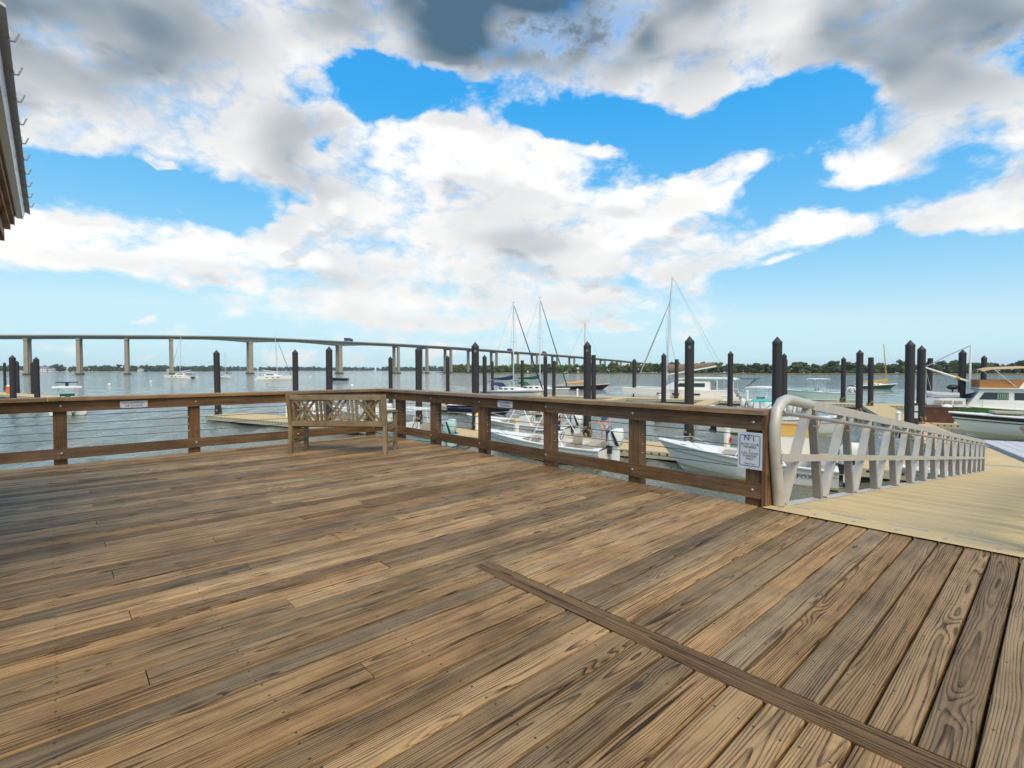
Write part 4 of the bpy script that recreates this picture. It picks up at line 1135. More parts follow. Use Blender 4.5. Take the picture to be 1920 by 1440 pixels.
def sloop(label, loc, rz, L=9.5, B=3.0, mast=12.5, mx=.56, hullmat='white', cover='navy', boomlen=.38, jib='navy', fs=.95, fb=1.2, mastmat='chrome', boomz=1.55, cabin=True, dodger=None, name='sailboat', boomup=0.0, stripe=None, rakem=0.0, jibx=.97, backstay=True, mastr=.085, spread=True):
    t = thing(name, label, 'sailboat', loc, rz, 'sailboats')
    ss, H = hull(L, B, fs, fb, draft=.5, rake=1.3, flare=.8, stern=.72, fine=2.0)
    ob('hull', hull_mesh(H), M[hullmat], t, smooth=True)
    ob('deck', deck_mesh(H, ss, .30, .45, .35, .10), M['white'] if hullmat != 'navyhull' else M['tancanvas'], t)
    ob('rub_rail', rub_mesh(H, .03), M['grey'] if hullmat == 'white' else M['varnish'], t, smooth=True)
    if stripe:
        ob('side_line', band_mesh(H, .70, .82), M[stripe], t)
    dz = fs + .12
    if cabin:
        ob('cabin_trunk', MB().loft([[(x, s_ * w, z) for s_, z in ((-1, 0), (-.86, h), (-.5, h + .06), (.5, h + .06), (.86, h), (1, 0))] for x, w, z0, h in [(L * .30, B * .33, 0, .42), (L * .45, B * .33, 0, .45), (L * .62, B * .25, 0, .34), (L * .72, B * .14, 0, .10)] for z in [0]] if False else
                                   [[(x, s_ * w, dz + hh * h) for s_, hh in ((-1, 0), (-.86, .9), (-.5, 1), (.5, 1), (.86, .9), (1, 0))] for x, w, h in ((L * .30, B * .33, .46), (L * .45, B * .33, .50), (L * .62, B * .25, .40), (L * .73, B * .13, .12))]), M['white'], t)
        for s in (-1, 1):
            for a in (.35, .43, .52):
                w = B * .33 if a < .46 else B * .29
                ob('cabin_window', MB().box(L * a - .28, L * a + .28, s * w * .965 - .02, s * w * .965 + .02, dz + .14, dz + .32), M['glass'], t)
    X = L * mx
    top = (X - rakem, 0, dz + mast)
    ob('mast', MB().tube([(X, 0, dz - .1), (X - rakem * .5, 0, dz + mast * .5), top], [mastr, mastr, mastr * .6], 8), M[mastmat], t, smooth=True)
    if spread:
        ob('spreader', MB().tube([(X - rakem * .55, -.75, dz + mast * .55 + .05), (X - rakem * .55, .75, dz + mast * .55 + .05)], .03, 5), M[mastmat], t)
    bl = L * boomlen
    if cover:
        rings = []
        for q in [0, .08, .2, .4, .6, .8, 1.0]:
            r = (.30 - .20 * q) if q > .04 else .26
            z = dz + boomz + boomup * q
            rings.append([(X - .12 - bl * q, r * .6 * math.cos(k * .785), z + r * math.sin(k * .785) + (.28 * (1 - q) ** 3)) for k in range(8)])
        ob('sail_cover', MB().loft(rings), M[cover], t, smooth=True)
    ob('boom', MB().tube([(X - .1, 0, dz + boomz - .22), (X - bl - .25, 0, dz + boomz - .12 + boomup)], .055, 6), M[mastmat], t, smooth=True)
    bx = L * jibx
    if jib:
        ob('furled_jib', MB().tube([(X - rakem + .1, 0, dz + mast * .96), ((X - rakem + bx) / 2, 0, (dz + mast * .96 + fb + .2) / 2 - .05), (bx - .15, 0, fb + .35), (bx, 0, fb + .1)], [.04, .075, .10, .05], 7), M[jib], t, smooth=True)
    st = MB()
    for s in (-1, 1):
        st.tube([(X - .05, s * B * .44, fs), (X - rakem * .55, s * .75 if spread else 0, dz + mast * .55), (X - rakem, 0, dz + mast * .97)], .012, 4)
    if backstay:
        st.tube([(.1, 0, fs), top], .012, 4)
    if not jib:
        st.tube([(bx, 0, fb), top], .012, 4)
    ob('rigging', st, M['steel'], t)
    sx = MB()
    for s in (-1, 1):
        ps = []
        for q in (.04, .2, .35, .5, .65, .8, .93):
            r = hull_pts(L, B, fs, fb, q, .5, 1.3, .8, .72, 2.0)[4]
            sx.tube([(r[0], s * (r[1] - .06), r[2]), (r[0], s * (r[1] - .06), r[2] + .6)], .014, 4)
            ps.append((r[0], s * (r[1] - .06), r[2] + .58))
        sx.tube(ps, .008, 4)
    ob('lifeline', sx, M['chrome'], t)
    ob('masthead_gear', MB().tube([(top[0] - .35, 0, top[2] + .02), (top[0] + .3, 0, top[2] + .02)], .02, 4).tube([top, (top[0], 0, top[2] + .55)], .012, 4), M['grey'], t)
    if dodger:
        ob('dodger', MB().loft([[(x, y, dz + .4 + h * (1 - (y / (B * .36)) ** 4 * .5)) for y in (-B * .36, -B * .2, 0, B * .2, B * .36)] for x, h in ((L * .34, .1), (L * .29, .62), (L * .22, .70))], closed=False), M[dodger], t)
        ob('bimini', MB().loft([[(x, y, dz + 1.28 - (y / B) ** 2 * .5 + zz) for y in (-B * .36, 0, B * .36)] for x, zz in ((L * .20, -.04), (L * .13, .0), (L * .05, -.05))], closed=False), M[dodger], t)
        frame(t, 'bimini_frame', [[(L * .13, s * B * .38, fs), (L * q, s * B * .34, dz + 1.22)] for s in (-1, 1) for q in (.06, .19)], .016, 'chrome')
    return t
def catamaran(label, loc, rz, L=12.5, B=6.6, mast=17.0, cover='navy', jib='grey', big=1.0, boomup=.5, mastx=.52, boards=None, tenders=False, fracjib=.96):
    t = thing('catamaran', label, 'catamaran', loc, rz, 'catamarans')
    for s in (-1, 1):
        ss, H = hull(L, 1.7, 1.35, 1.55, draft=.5, rake=.35, flare=.92, stern=.9, fine=2.4)
        mb = hull_mesh(H)
        mb.v = [(x, y + s * (B / 2 - .85), z) for x, y, z in mb.v]
        h = ob('hull', mb, M['white'], t, smooth=True)
        dk = deck_mesh(H, ss, -1, 0, .2, .06)
        dk.v = [(x, y + s * (B / 2 - .85), z) for x, y, z in dk.v]
        ob('hull_deck', dk, M['white'], h)
        for a in (.30, .48, .62):
            ob('hull_window', MB().box(L * a - .42, L * a + .42, s * (B / 2 - .02) - .03, s * (B / 2 - .02) + .03, .80, 1.0), M['glass'], h)
        st_ = MB()
        for k in range(3):
            st_.box(-.5 + k * .3 - .3, -.02 + k * .001, s * (B / 2 - .85) - .55, s * (B / 2 - .85) + .55, .15 + k * .4 - .3, .25 + k * .38)
        ob('stern_steps', st_, M['white'], h)
    ob('bridge_deck', MB().box(.3, L * .66, -B / 2 + 1.2, B / 2 - 1.2, .75, 1.42), M['white'], t)
    ob('crossbeam', MB().tube([(L * .93, -B / 2 + .9, 1.35), (L * .93, B / 2 - .9, 1.35)], .10, 8), M['chrome'], t)
    w = B / 2 - .9
    ob('saloon', MB().loft([[(x, s_ * w * k, z) for s_ in (-1, 1)] + [(x2, s_ * w * k2, z2) for s_ in (1, -1)] for x, k, z, x2, k2, z2 in ((L * .20, 1, 1.42, L * .20, .96, 2.45), (L * .50, 1, 1.42, L * .46, .94, 2.5), (L * .60, .86, 1.42, L * .53, .8, 2.32), (L * .655, .7, 1.42, L * .60, .66, 1.85))]), M['white'], t)
    for s in (-1, 1):
        ob('saloon_window', MB().add([(L * .24, s * (w * .985 + .02), 1.78), (L * .50, s * (w * .985 + .02), 1.78), (L * .46, s * (w * .965 + .02), 2.22), (L * .24, s * (w * .968 + .02), 2.25)], [(0, 1, 2, 3) if s < 0 else (3, 2, 1, 0)]), M['glass'], t)
    ob('front_window', MB().loft([[(L * .606 + .03, y, 1.78), (L * .545 + .03, y * .95, 2.25)] for y in (-w * .72, 0, w * .72)], closed=False), M['glass'], t)
    ob('hardtop', MB().loft([[(x, y, z + (.08 if abs(y) < 1 else 0)) for y in (-w * .95, -.9, .9, w * .95)] + [(x, y, z - .1) for y in (w * .95, -w * .95)] for x, z in ((-.2, 2.75), (.4, 2.85), (L * .35, 2.9), (L * .50, 2.75))]), M['white'], t)
    frame(t, 'hardtop_posts', [[(x, s * w * .9, 1.4), (x, s * w * .9, 2.8)] for s in (-1, 1) for x in (.1, L * .14)], .05)
    X = L * mastx
    ob('mast', MB().tube([(X, 0, 2.4), (X - .35, 0, 2.4 + mast * .6), (X - .65, 0, 2.4 + mast)], [.15, .14, .09], 8), M['chrome'], t, smooth=True)
    ob('spreader', MB().tube([(X - .2, -1.3, 2.4 + mast * .42), (X - .2, 1.3, 2.4 + mast * .42)], .035, 5), M['chrome'], t)
    bl = L * .42
    rings = []
    for q in [0, .1, .3, .5, .7, .9, 1.0]:
        r = .55 - .33 * q
        rings.append([(X - .2 - bl * q, .45 * r * math.cos(k * .785), 3.75 + boomup * q + r * math.sin(k * .785) + .35 * (1 - q) ** 3) for k in range(8)])
    ob('sail_cover', MB().loft(rings), M[cover], t, smooth=True)
    ob('boom', MB().tube([(X - .15, 0, 3.25), (X - bl - .4, 0, 3.45 + boomup)], .10, 6), M['white'], t, smooth=True)
    ob('furled_jib', MB().tube([(X - .4, 0, 2.4 + mast * fracjib), ((X - .4 + L * .93) / 2, 0, (4.0 + mast * fracjib) / 2), (L * .93, 0, 1.6)], [.04, .10, .07], 7), M[jib], t, smooth=True)
    st = MB()
    for s in (-1, 1):
        st.tube([(X - 1.2, s * (B / 2 - .2), 1.5), (X - .2, s * 1.3, 2.4 + mast * .42), (X - .5, 0, 2.4 + mast * .9)], .016, 4)
        st.tube([(.5, s * (B / 2 - .6), 1.5), (X - .65, 0, 2.4 + mast)], .012, 4)
    ob('rigging', st, M['steel'], t)
    if tenders:
        ob('solar_bimini', MB().box(-2.6, -.6, -1.6, 1.6, 2.78, 2.84), M['black'], t)
        frame(t, 'davit', [[(-.2, s * 1.2, 1.4), (-1.2, s * 1.2, 1.9), (-2.2, s * 1.2, 2.75)] for s in (-1, 1)], .04, 'grey')
        for k, m_ in enumerate(('brownbox', 'greencanvas', 'bluetruck', 'yellow')):
            ob('board_rack', MB().box(L * .20 + k * .8, L * .20 + k * .8 + .72, -w - .42, -w - .22, 1.62, 2.2), M[m_], t)
        ob('life_ring', MB().tube([(L * .20 + 3.6 + .38 * math.cos(k * .5236), -w - .3, 1.95 + .38 * math.sin(k * .5236)) for k in range(13)], .09, 6), M['yellow'], t, smooth=True)
        for x in (1.5, 3.5, 5.5):
            ob('fender', MB().ball((x, -B / 2 - .18, .75), (.16, .16, .38)), M['black'], t, smooth=True)
    return t

# ------------------------------------------------------------------ boats at the main float, bows to the left
LB = EA + R(180)
def w3(e, n):
    return en(e, n, WZ)
runabout('motorboat', 'pale teal motorboat with grey-blue outboard right behind the bench corner', w3(-15.3, 19.9), LB, 5.8, 2.3, mat='teal', top='mesh', motmat='teal', stripe='black', motor=None, bottom='teal', group='open motorboats along the main float')
runabout('motorboat', 'white motorboat with beige cushions and large white outboard behind the middle railing posts', w3(-7.0, 20.1), LB, 6.2, 2.35, word='SEA FOX', top='arch', motor='HONDA', group='open motorboats along the main float')
runabout('motorboat', 'white motorboat with its bow pointing at the boat club notice', w3(1.0, 20.0), LB, 5.9, 2.35, word='SEA FOX', top='arch', fb=1.12, motor='HONDA', group='open motorboats along the main float')
runabout('motorboat', 'white motorboat with tower frame moored on the far side of the main float', w3(-11.3, 26.3), LB, 7.2, 2.4, word='SEA FOX', top='arch', group='open motorboats along the main float', motor=None)
runabout('motorboat', 'white motorboat with black outboard beside the gangway truss', w3(7.2, 19.9), LB, 4.7, 2.1, fs=.5, fb=.8, top=None, console=False, motmat='black', motor=None, cushions=False, group='open motorboats along the main float')
runabout('motorboat', 'white motorboat with teal covers seen through the gangway arch', w3(-4.6, 34.2), EA, 7.2, 2.5, fs=.8, fb=1.25, mat='white', top='ttop', topmat='tealbright', motor=None, toph=2.0, cushions=False)
runabout('motorboat', 'white boat with outboards and high white hardtop right of the brown sail cover', w3(-4.0, 46.5), EA + R(75), 7.5, 2.6, top='ttop', motor=None, nmot=2, toph=2.35, stripe='tealbright', cushions=False)
runabout('motorboat', 'white boat with three outboards just left of the gangway arch', w3(-.8, 42.5), EA + R(80), 7.0, 2.5, top=None, motor=None, nmot=3, cushions=False)
runabout('motorboat', 'pale green centre console motorboat out on the water right of the arch', away(1592, 66, WZ), R(183), 10.5, 2.9, fs=.85, fb=1.45, mat='teal', top='ttop', motor=None, nmot=2, toph=2.7, cushions=False, stripe='white', bottom='white')
runabout('motorboat', 'white centre console boat with hardtop seen from astern at far left', away(126, 43, WZ), R(132), 7.0, 2.7, fs=.8, fb=1.3, top='ttop', motor=None, nmot=2, toph=2.35, cushions=False, deckmat='cream')
_lb = [o for o in bpy.data.objects if o.get('label', '').startswith('white centre console boat with hardtop seen from astern')][0]
ob('radar_bar', MB().box(2.7, 2.85, -.75, .75, 2.72, 2.80).tube([(2.78, 0, 2.4), (2.78, 0, 2.72)], .12, 8), M['navycloth'], _lb)
ob('console_cover', MB().box(2.2, 3.1, -.5, .5, 1.0, 1.75), M['greencanvas'], _lb)
runabout('motorboat', 'small dark blue motorboat behind the railing right of the bench', w3(-27.8, 37.5), EA, 6.5, 2.3, fs=.7, fb=1.0, mat='navyhull', top='bimini', topmat='navy', motor=None, toph=1.7, cushions=False)
runabout('motorboat', 'white motorboat with red cover seen through the bench lattice', w3(-26.2, 27.0), LB, 5.5, 2.2, top='bimini', topmat='red', toph=1.75, motor=None, cushions=False)
runabout('motorboat', 'small white boat with outboard on the far side of the float left of the bench', w3(-33.0, 26.4), EA, 4.6, 1.9, fs=.5, fb=.75, top=None, console=False, motor=None, cushions=False)
# low white sport boat with its bow towards the gangway at right
sb = runabout('motorboat', 'large white and black motorboat with raked bow at the right edge', w3(17.6, 38.6), LB, 10.2, 3.2, fs=1.05, fb=1.35, mat='hullwhite', top=None, motor=None, nmot=0, console=False, cushions=False, stripe='black', cock=.42)
ob('windscreen', MB().loft([[(x, y, z) for y in (-1.15, -.6, .6, 1.15)] for x, z in ((6.3, 1.42), (5.2, 2.2))], closed=False), M['glass'], sb)
frame(sb, 'windscreen_frame', [[(6.3, s * 1.15, 1.42), (5.2, s * 1.15, 2.22), (4.2, s * 1.15, 2.3)] for s in (-1, 1)] + [[(5.2, -1.15, 2.22), (5.2, 1.15, 2.22)]], .035)
ob('bow_pad', MB().box(6.9, 8.3, -.55, .55, 1.43, 1.53), M['beige'], sb)
ob('sheer_band', band_mesh(hull(10.2, 3.2, 1.05, 1.35)[1], .80, .97, .016), M['black'], sb)

# boats beyond the outer float and on the river
sloop('white sloop with navy boom cover, nearer of the two sailboats with tall masts', w3(-39.2, 60.0), EA, 9.6, 3.0, 12.0, .50, cover='navy', jib='navy', dodger='navy', stripe='navy', boomlen=.36)
sloop('white sloop with green boom cover, behind the navy-covered sailboat', w3(-39.0, 66.4), EA, 10.2, 3.1, 13.4, .53, cover='greencanvas', jib='greencanvas', dodger='greencanvas', boomlen=.34)
catamaran('white catamaran with brown sail cover moored at the outer float', w3(-7.2, 67.6), LB, 13.6, 6.6, 13.6, 'browncanvas', 'grey', tenders=True, mastx=.62, boomup=.9, fracjib=.76)
sloop('black-hulled sailboat with yellow mast and tan cover out on the water', away(1041, 101, WZ), R(-2), 10.9, 2.6, 12.3, .54, hullmat='navyhull', cover='tancanvas', jib=None, fs=.65, fb=1.05, mastmat='varnish', boomz=.55, cabin=False, mastr=.10, spread=False)
sloop('green-hulled wooden sailboat with varnished mast right of the arch', away(1597, 105, WZ), R(1), 9.6, 2.6, 8.4, .78, hullmat='greenhull', cover='varnish', jib=None, fs=.6, fb=.95, mastmat='varnish', boomz=.75, rakem=.9, boomlen=.62, spread=False, backstay=False, jibx=1.18, mastr=.10)
catamaran('white catamaran anchored in front of the fourth bridge pier', away(362, 235, WZ), R(172), 12.8, 6.8, 17.0, 'navy', 'grey')
catamaran('larger white catamaran anchored left of a black pile above the bench', away(487, 205, WZ), R(8), 13.0, 7.0, 15.6, 'black', 'navy')
sloop('small white sailboat anchored between the two catamarans', away(437, 222, WZ), R(176), 7.0, 2.4, 11.0, .5, cover='navy', jib=None, fs=.8, fb=1.0)
t_ = runabout('motorboat', 'dark blue covered launch anchored right of a pile behind the bench', away(652, 190, WZ), R(178), 8.2, 2.4, fs=.8, fb=1.15, mat='navyhull', top=None, console=False, motor=None, nmot=0, cushions=False, deckmat='navy', cock=-1, bottom='navyhull', stripe='navyhull')

# ------------------------------------------------------------------ trawler yacht at the right
def trawler():
    L, B = 11.0, 3.9
    t = thing('trawler_yacht', 'white trawler yacht with green sheer stripe and tan canvas at the right edge', 'yacht', w3(7.1 + L, 50.3), LB)
    ss, H = hull(L, B, .95, 1.38, draft=.9, rake=.8, flare=.9, stern=.95)
    ob('hull', hull_mesh(H), M['white'], t, smooth=True)
    ob('deck', deck_mesh(H, ss, -1, 0, .3, .06), M['cream'], t)
    ob('sheer_stripe', band_mesh(H, .60, .97, .02), M['greenstripe'], t)
    ob('rub_rail', rub_mesh(H, .04), M['white'], t, smooth=True)
    ob('trunk_cabin', MB().loft([[(x, s * w, 1.12 + z) for s, z in ((-1, 0), (-.94, h), (.94, h), (1, 0))] for x, w, h in ((7.76, 1.45, .62), (9.2, 1.25, .60), (9.9, .85, .52))]), M['white'], t)
    for x in (8.15, 8.75, 9.3):
        for s in (-1, 1):
            ob('trunk_window', MB().box(x - .22, x + .22, s * 1.30 - .11, s * 1.30 + .11, 1.36, 1.58), M['beige'], t)
    ob('saloon', MB().loft([[(x, s * 1.5, z) for s in (-1, 1)] + [(x2, s * 1.42, 2.50) for s in (1, -1)] for x, z, x2 in ((.8, 1.0, .8), (7.75, 1.1, 6.9))]), M['white'], t)
    for k, (a, b) in enumerate(((5.45, 6.75), (3.75, 5.15), (2.0, 3.4))):
        for s in (-1, 1):
            w = ob('saloon_window', MB().add([(a, s * 1.475, 1.72), (b + (.30 if k == 0 else 0), s * 1.475, 1.72), (b, s * 1.45, 2.24), (a, s * 1.45, 2.24)], [(0, 1, 2, 3) if s < 0 else (3, 2, 1, 0)]), M['glass'], t)
            cur = MB()
            for q in range(5):
                cur.box(a + .04 + q * .12, a + .12 + q * .12, s * 1.475, s * 1.485, 1.76, 2.20)
            ob('curtain', cur, M['greencurtain'], w)
    ob('windscreen', MB().loft([[(7.64, y, 1.72), (7.16, y * .96, 2.36)] for y in (-1.25, 0, 1.25)], closed=False), M['glass'], t)
    ob('boat_deck', MB().box(.3, 7.1, -1.65, 1.65, 2.502, 2.57), M['white'], t)
    ob('flybridge', MB().loft([[(x, s * 1.30, 2.571) for s in (-1, 1)] + [(x2, s * 1.2, 3.2) for s in (1, -1)] for x, x2 in ((2.6, 2.6), (4.9, 4.5))]), M['white'], t)
    ob('canvas_dodger', MB().loft([[(x, s * 1.38, 2.573) for s in (-1, 1)] + [(x2, s * 1.34, 3.13) for s in (1, -1)] for x, x2 in ((4.92, 4.6), (7.0, 7.0))]), M['rust'], t)
    ob('bimini', MB().loft([[(x, y, z + .16 * (1 - (y / 1.6) ** 2)) for y in (-1.6, -.9, 0, .9, 1.6)] for x, z in ((.4, 3.85), (1.7, 3.95), (4.7, 3.98), (6.4, 3.90), (6.9, 3.75))], closed=False), M['tancanvas'], t)
    frame(t, 'bimini_frame', [[(x, s * 1.35, 2.6), (x2, s * 1.55, 3.94)] for s in (-1, 1) for x, x2 in ((2.4, .8), (3.0, 3.9), (4.2, 3.0), (5.0, 6.3))], .025, 'chrome')
    ob('mast', MB().tube([(7.25, 0, 2.5), (7.25, 0, 5.75)], [.09, .05], 8), M['white'], t, smooth=True)
    ob('boom', MB().tube([(7.35, 0, 3.0), (9.9, 0, 4.05)], [.08, .06], 8), M['white'], t, smooth=True)
    ob('boom_fitting', MB().ball((7.95, 0, 3.24), (.16, .16, .14)), M['varnish'], t, smooth=True)
    ob('rigging', MB().tube([(7.25, 0, 5.7), (8.6, 0, 4.95), (9.9, 0, 4.1)], .035, 5).tube([(9.9, 0, 4.0), (9.4, 0, 1.7)], .02, 4), M['grey'], t)
    rl = MB()
    for s in (-1, 1):
        ps = []
        for q in (.05, .2, .35, .5, .65, .78, .9, .97):
            r = hull_pts(L, B, .95, 1.38, q, .9, .8, .9, .95)[4]
            rl.tube([(r[0], s * (r[1] - .1), r[2]), (r[0], s * (r[1] - .1), r[2] + .55)], .014, 4)
            ps.append((r[0], s * (r[1] - .1), r[2] + .54))
        rl.tube(ps, .014, 4)
    ob('hand_rail', rl, M['chrome'], t)
    dg = MB()
    for s in (-1, 1):
        dg.tube([(7.95, s * .5, 1.98), (9.3, s * .5, 1.98), (9.8, s * .2, 2.08)], .18, 8)
    d_ = thing('inflatable_dinghy', 'grey inflatable dinghy lying on the trawler foredeck', 'dinghy', Vector(t.location), LB)
    ob('tube', dg, M['cubegrey'], d_, smooth=True)
    ob('floor', MB().box(7.95, 9.3, -.45, .45, 1.76, 1.84), M['grey'], d_)
    ob('outboard_cover', MB().ball((8.25, 0, 2.55), (.36, .28, .2)), M['black'], d_, smooth=True)
    ob('cover_stand', MB().tube([(8.25, 0, 1.85), (8.25, 0, 2.5)], .05, 6), M['black'], d_)
M['greencurtain'] = paint('green_curtain', (.20, .36, .22), .8)
trawler()

# ------------------------------------------------------------------ things standing on the floats
def pedestal(e, n, label, h=1.0, cap='white', col='white', lens=None, r=.13):
    t = thing('power_pedestal', label, 'pedestal', en(e, n, DZ), EA, 'dock power pedestals')
    ob('body', MB().lathe([(r, .001), (r, h * .85)], 8), M[col], t)
    ob('cap', MB().lathe([(r * 1.25, h * .852), (r * 1.25, h * .9), (r * .6, h), (.02, h * 1.03)], 8), M[cap], t)
    if lens:
        ob('hose_reel', MB().tube([(.16 + .02 * math.sin(k), -.02 - .10, h * .4 + .12 * math.cos(k * .6)) for k in range(11)], .045, 6), M[lens], t, smooth=True)
    return t
pedestal(-38.5 + 5.2, 24.2, 'small white pedestal at the left end of the main float', .8)
pedestal(-12.6, 22.3, 'white pedestal with yellow band behind the white motorboat bow', 1.0, 'yellow')
pedestal(-16.2, 24.1, 'white pedestal with yellow top by the teal motorboat', 1.0, 'yellow')
pedestal(-2.9, 24.0, 'white pedestal with red hose near the notice sign', 1.05, 'white', 'white', 'red')
pedestal(-36.5, 62.4, 'white pedestal on the outer float right of the green sail cover', 1.0)
pedestal(-26, 62.4, 'white pedestal on the outer float under the black-hulled sailboat', 1.0)
pedestal(-5.5, 62.5, 'white pedestal on the outer float right of the catamaran stern', 1.2)
pedestal(8.2, 43.2, 'white box pedestal at the motorboat bow on the right', 1.2, 'white', 'white', None, .28)
pedestal(7.0, 47.0, 'red and white pedestal left of the thick right-hand piles', 1.2, 'white', 'white', 'red', .22)
pedestal(4.8 + .5, 40.6, 'little white pedestal just left of the dark post with white notices', .8)
pedestal(-100, 27, 'orange and white pedestal on the distant left float', 1.3, 'white', 'orange', None, .24)
def dbox(label, e, n, L, W, Hh, mat, lid, name='dock_box'):
    t = thing(name, label, 'dock box', en(e, n, DZ), EA, 'dock boxes')
    ob('box', MB().box(-L / 2, L / 2, -W / 2, W / 2, .001, Hh * .82), M[mat], t)
    ob('lid', MB().loft([[(x, y, z) for y, z in ((-W / 2 - .03, Hh * .821), (W / 2 + .03, Hh * .821), (W / 2 + .03, Hh * .9), (0, Hh), (-W / 2 - .03, Hh * .9))] for x in (-L / 2 - .03, L / 2 + .03)]), M[lid], t)
    return t
t = thing('storage_cabinet', 'white cabinet with yellow upper panel standing on the float behind the gangway truss', 'cabinet', en(-.35, 23.9, DZ), EA)
ob('body', MB().box(-.85, .85, -.35, .35, .001, .78), M['white'], t)
ob('upper_panel', MB().box(-.88, .88, -.38, .38, .781, 1.26), M['yellow'], t)
ob('lid', MB().box(-.92, .92, -.42, .42, 1.262, 1.30), M['tancanvas'], t)
dbox('dark brown wooden dock box beside the thick right-hand piles', 7.75, 43.3, 1.5, .9, 1.15, 'brownbox', 'brownbox')
dbox('low white dock box on the float by the catamaran bow', -14.6, 62.1, 1.2, .6, .6, 'white', 'white')
dbox('low white dock box on the float below the catamaran windows', -7.6, 62.1, 1.0, .6, .6, 'white', 'white')
# dark post with two white notices
t = thing('notice_post', 'dark post with two white paper notices on the walkway float', 'post', en(5.9, 39.0, DZ), EA)
ob('post', MB().box(-.16, .16, -.16, .16, .001, 1.45), M['pile'], t)
for z in (1.15, .72):
    ob('notice', MB().box(-.12, .12, -.168, -.162, z - .17, z + .17), M['sign'], t)
# grey floating cubes for a drive-on berth
t = thing('drive_on_float', 'grey cube float with small rings right of the gangway foot', 'float', en(8.0, 25.2, DZ), EA)
for i in range(6):
    for j in range(18):
        ob('cube', MB().loft([[(i * .5 + a * k, j * .5 + .25 + b * k, z) for a, b in ((-.245, -.2), (-.2, -.245), (.2, -.245), (.245, -.2), (.245, .2), (.2, .245), (-.2, .245), (-.245, .2))] for z, k in ((-.42, 1), (-.10, 1), (-.07, .94))]), M['cubegrey'], t)
ob('mooring_ring', MB().tube([(.3 + .13 * math.cos(k * .5236), .4, .02 + .13 * math.sin(k * .5236)) for k in range(13)], .025, 6), M['bolt'], t, smooth=True)
for i, (px, d, lb) in enumerate(((582, 300, 'white mooring buoy right of the larger catamaran'), (205, 130, 'white mooring buoy on the water left of the first catamaran'), (283, 165, 'white mooring buoy on the water below the third bridge pier'), (660, 120, 'white mooring buoy above the bench right end'), (1595, 84, 'orange mooring buoy left of the green sailboat'))):
    t = thing('mooring_buoy', lb, 'buoy', away(px, d, WZ), 0, 'mooring buoys')
    ob('float', MB().ball((0, 0, .12), .38, 12, 8), M['orange' if i == 4 else 'white'], t, smooth=True)
    ob('pick_up_ring', MB().tube([(.1 * math.cos(k * .628), 0, .55 + .1 * math.sin(k * .628)) for k in range(11)], .02, 5), M['bolt'], t)
for lb, p, q in (('pale mooring rope from the middle white motorboat to the float', w3(-9, 21.1) + Vector((0, 0, .7)), en(-8, 21.9, DZ + .05)), ('pale mooring rope at the bow of the motorboat by the notice sign', w3(-3.4, 20.9) + Vector((0, 0, .85)), en(-4.6, 21.9, DZ + .05))):
    m_ = (p + q) / 2 - Vector((0, 0, .12))
    o = ob('mooring_rope', MB().tube([p, m_, q], .014, 5), M['rope'], smooth=True)
    tag(o, lb, 'rope', 'mooring ropes')

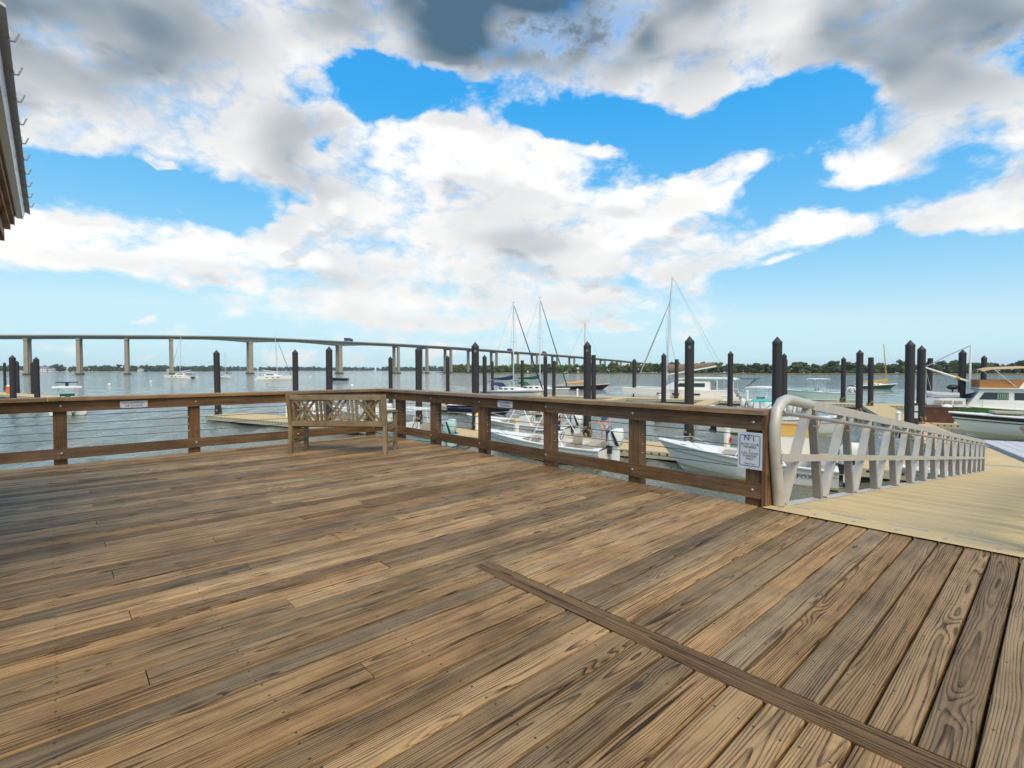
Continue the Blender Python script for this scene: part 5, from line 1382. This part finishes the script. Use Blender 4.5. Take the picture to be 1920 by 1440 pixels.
# ------------------------------------------------------------------ people on the main float
def skin_mesh(name, chain, mat, parent, sub=2):
    """chain: dict name -> (pos, radius); edges by parent name"""
    names = list(chain)
    me = bpy.data.meshes.new(name)
    me.from_pydata([chain[k][0] for k in names], [(names.index(k), names.index(chain[k][2])) for k in names if chain[k][2]], [])
    o = ob(name, me, mat, parent)
    md = o.modifiers.new('skin', 'SKIN')
    md.use_smooth_shade = True
    for i, k in enumerate(names):
        sv = me.skin_vertices[0].data[i]
        r = chain[k][1]
        sv.radius = r if isinstance(r, tuple) else (r, r)
        sv.use_root = (i == 0)
    s2 = o.modifiers.new('sub', 'SUBSURF')
    s2.levels = sub
    s2.render_levels = sub
    return o
def person(label, loc, rz, top, bottom, long_legs=False, bend=0.0):
    t = thing('person', label, 'person', loc, rz, 'people on the main float')
    by = lambda z: bend * max(0, z - 1.0)
    P = lambda x, y, z: (x, y + by(z), z - .25 * bend * max(0, z - 1.0))
    body = {'hip': (P(0, 0, .95), (.155, .11), None), 'waist': (P(0, 0, 1.12), (.14, .10), 'hip'), 'chest': (P(0, 0, 1.33), (.165, .115), 'waist'), 'neck0': (P(0, 0, 1.47), .065, 'chest'), 'neck1': (P(0, .01, 1.53), .055, 'neck0'),
            'jaw': (P(0, .03, 1.59), (.065, .075), 'neck1'), 'skull': (P(0, .015, 1.69), (.08, .095), 'jaw'), 'crown': (P(0, .0, 1.755), (.055, .065), 'skull')}
    for s, n in ((-1, 'l'), (1, 'r')):
        body.update({n + 'sh': (P(s * .18, 0, 1.42), .062, 'chest'), n + 'el': (P(s * .25, -.02, 1.14), .043, n + 'sh'), n + 'wr': (P(s * .27, .06, .90), .030, n + 'el'), n + 'palm': (P(s * .27, .075, .83), (.022, .038), n + 'wr')})
        for k, (dy, ln) in enumerate(((-.03, .07), (-.01, .085), (.01, .08), (.03, .06))):
            body[n + 'f%d' % k] = (P(s * .27, .075 + dy, .80 - ln * .5), .009, n + 'palm')
            body[n + 'g%d' % k] = (P(s * .262, .08 + dy, .79 - ln), .008, n + 'f%d' % k)
        body[n + 'th'] = (P(s * .25, .12, .83), .010, n + 'palm')
        body.update({n + 'hp': ((s * .09, 0, .86), .098, 'hip'), n + 'kn': ((s * .11, .02, .48), .060, n + 'hp'), n + 'cf': ((s * .115, -.015, .32), .056, n + 'kn'), n + 'an': ((s * .12, -.02, .085), .038, n + 'cf'), n + 'toe': ((s * .13, .13, .04), (.04, .028), n + 'an')})
    ob_ = skin_mesh('body', body, M['skin'], t)
    e = .018
    sh = {k: (body[k][0], tuple(q + e for q in (body[k][1] if isinstance(body[k][1], tuple) else (body[k][1],) * 2)), body[k][2]) for k in ('hip', 'waist', 'chest')}
    sh['neck0'] = (P(0, 0, 1.455), .075, 'chest')
    for s, n in ((-1, 'l'), (1, 'r')):
        sh[n + 'sh'] = (body[n + 'sh'][0], .080, 'chest')
        sh[n + 'sl'] = (P(s * .222, -.01, 1.25), .068, n + 'sh')
    skin_mesh('shirt', sh, top, t)
    st = {'hip': ((0, 0, .96), (.172, .130), None)}
    for s, n in ((-1, 'l'), (1, 'r')):
        st[n + 'a'] = ((s * .095, 0, .84), .118, 'hip')
        st[n + 'b'] = ((s * .11, .012, .56), .100, n + 'a')
        if long_legs:
            st[n + 'c'] = ((s * .115, 0, .32), .082, n + 'b')
            st[n + 'd'] = ((s * .12, -.02, .10), .065, n + 'c')
    skin_mesh('trousers' if long_legs else 'shorts', st, bottom, t)
    hc = Vector(P(0, -.005, 1.70))
    hm = MB()
    hm.loft([[hc + Vector((.098 * k * math.cos(a * .5236), .115 * k * math.sin(a * .5236) - .018, z)) for a in range(12)] for z, k in ((-.03, .97), (.03, 1.03), (.08, .85), (.11, .45), (.118, .08))])
    ob('hair', hm, M['hair'], t, smooth=True)
    fc = MB()
    f0 = Vector(P(0, .015, 1.64))
    for s in (-1, 1):
        fc.ball(f0 + Vector((s * .032, .088, .045)), .011, 6, 4)
    ob('eye', fc, M['black'], t)
    ob('nose', MB().loft([[f0 + Vector((a * w, .085 + d_, z)) for a, d_ in ((-1, 0), (0, q), (1, 0))] for w, q, z in ((.008, .015, .045), (.018, .038, .005), (.008, .012, -.006))]), M['skin'], t, smooth=True)
    ob('mouth', MB().box(f0.x - .022, f0.x + .022, f0.y + .085, f0.y + .093, f0.z - .038, f0.z - .030), M['redtruck'], t)
    em = MB()
    for s in (-1, 1):
        em.ball(Vector(P(s * .093, .0, 1.645)), (.012, .024, .034), 6, 5)
    ob('ear', em, M['skin'], t, smooth=True)
    for s in (-1, 1):
        ob('shoe', MB().loft([[(s * .12 + a * w, y, z) for a, z in ((-1, 0.001), (1, 0.001), (.8, h), (-.8, h))] for y, w, h in ((-.09, .04, .09), (.0, .048, .10), (.10, .052, .07), (.19, .035, .045))]), M['shoe'], t, smooth=True)
    return t
person('person in a blue shirt and pale shorts holding a dark blue tote bag', en(-8.45, 23.7, DZ), R(165), M['blueshirt'], M['shorts'])
person('person in navy clothes bending over beside the white motorboat', en(-10.9, 23.5, DZ), R(-60), M['navycloth'], M['navycloth'], True, .45)
hand = Matrix.Translation(en(-8.45, 23.7, DZ)) @ Matrix.Rotation(R(165), 4, 'Z')
hp_ = hand @ Vector((-.275, .08, .74))
t = thing('tote_bag', 'dark blue tote bag hanging from the hand of the person in blue', 'bag', (hp_.x, hp_.y, hp_.z - .52), R(165))
ob('bag', MB().loft([[(a * w, b * .09, z) for a, b in ((-1, -1), (1, -1), (1, 1), (-1, 1))] for z, w in ((.0, .16), (.30, .20))]), M['tote'], t)
ob('handle', MB().tube([(.1 * math.cos(a), 0, .29 + .22 * math.sin(a)) for a in [k * .3927 for k in range(9)]], .012, 6), M['tote'], t, smooth=True)

# ------------------------------------------------------------------ the air over the river
hz_m = bpy.data.materials.new('haze_air')
hz_m.use_nodes = True
hz_m.node_tree.nodes.clear()
pv = nd(hz_m.node_tree, 'ShaderNodeVolumePrincipled', {'Color': (.80, .88, 1.0, 1), 'Density': .00008, 'Anisotropy': 0.0})
mo = nd(hz_m.node_tree, 'ShaderNodeOutputMaterial')
hz_m.node_tree.links.new(pv.outputs[0], mo.inputs['Volume'])
tag(ob('haze', MB().box(-3700, 3700, -3700, 3700, WZ - 6, 75), hz_m, kind='stuff'), 'thin pale haze over the river', 'haze')
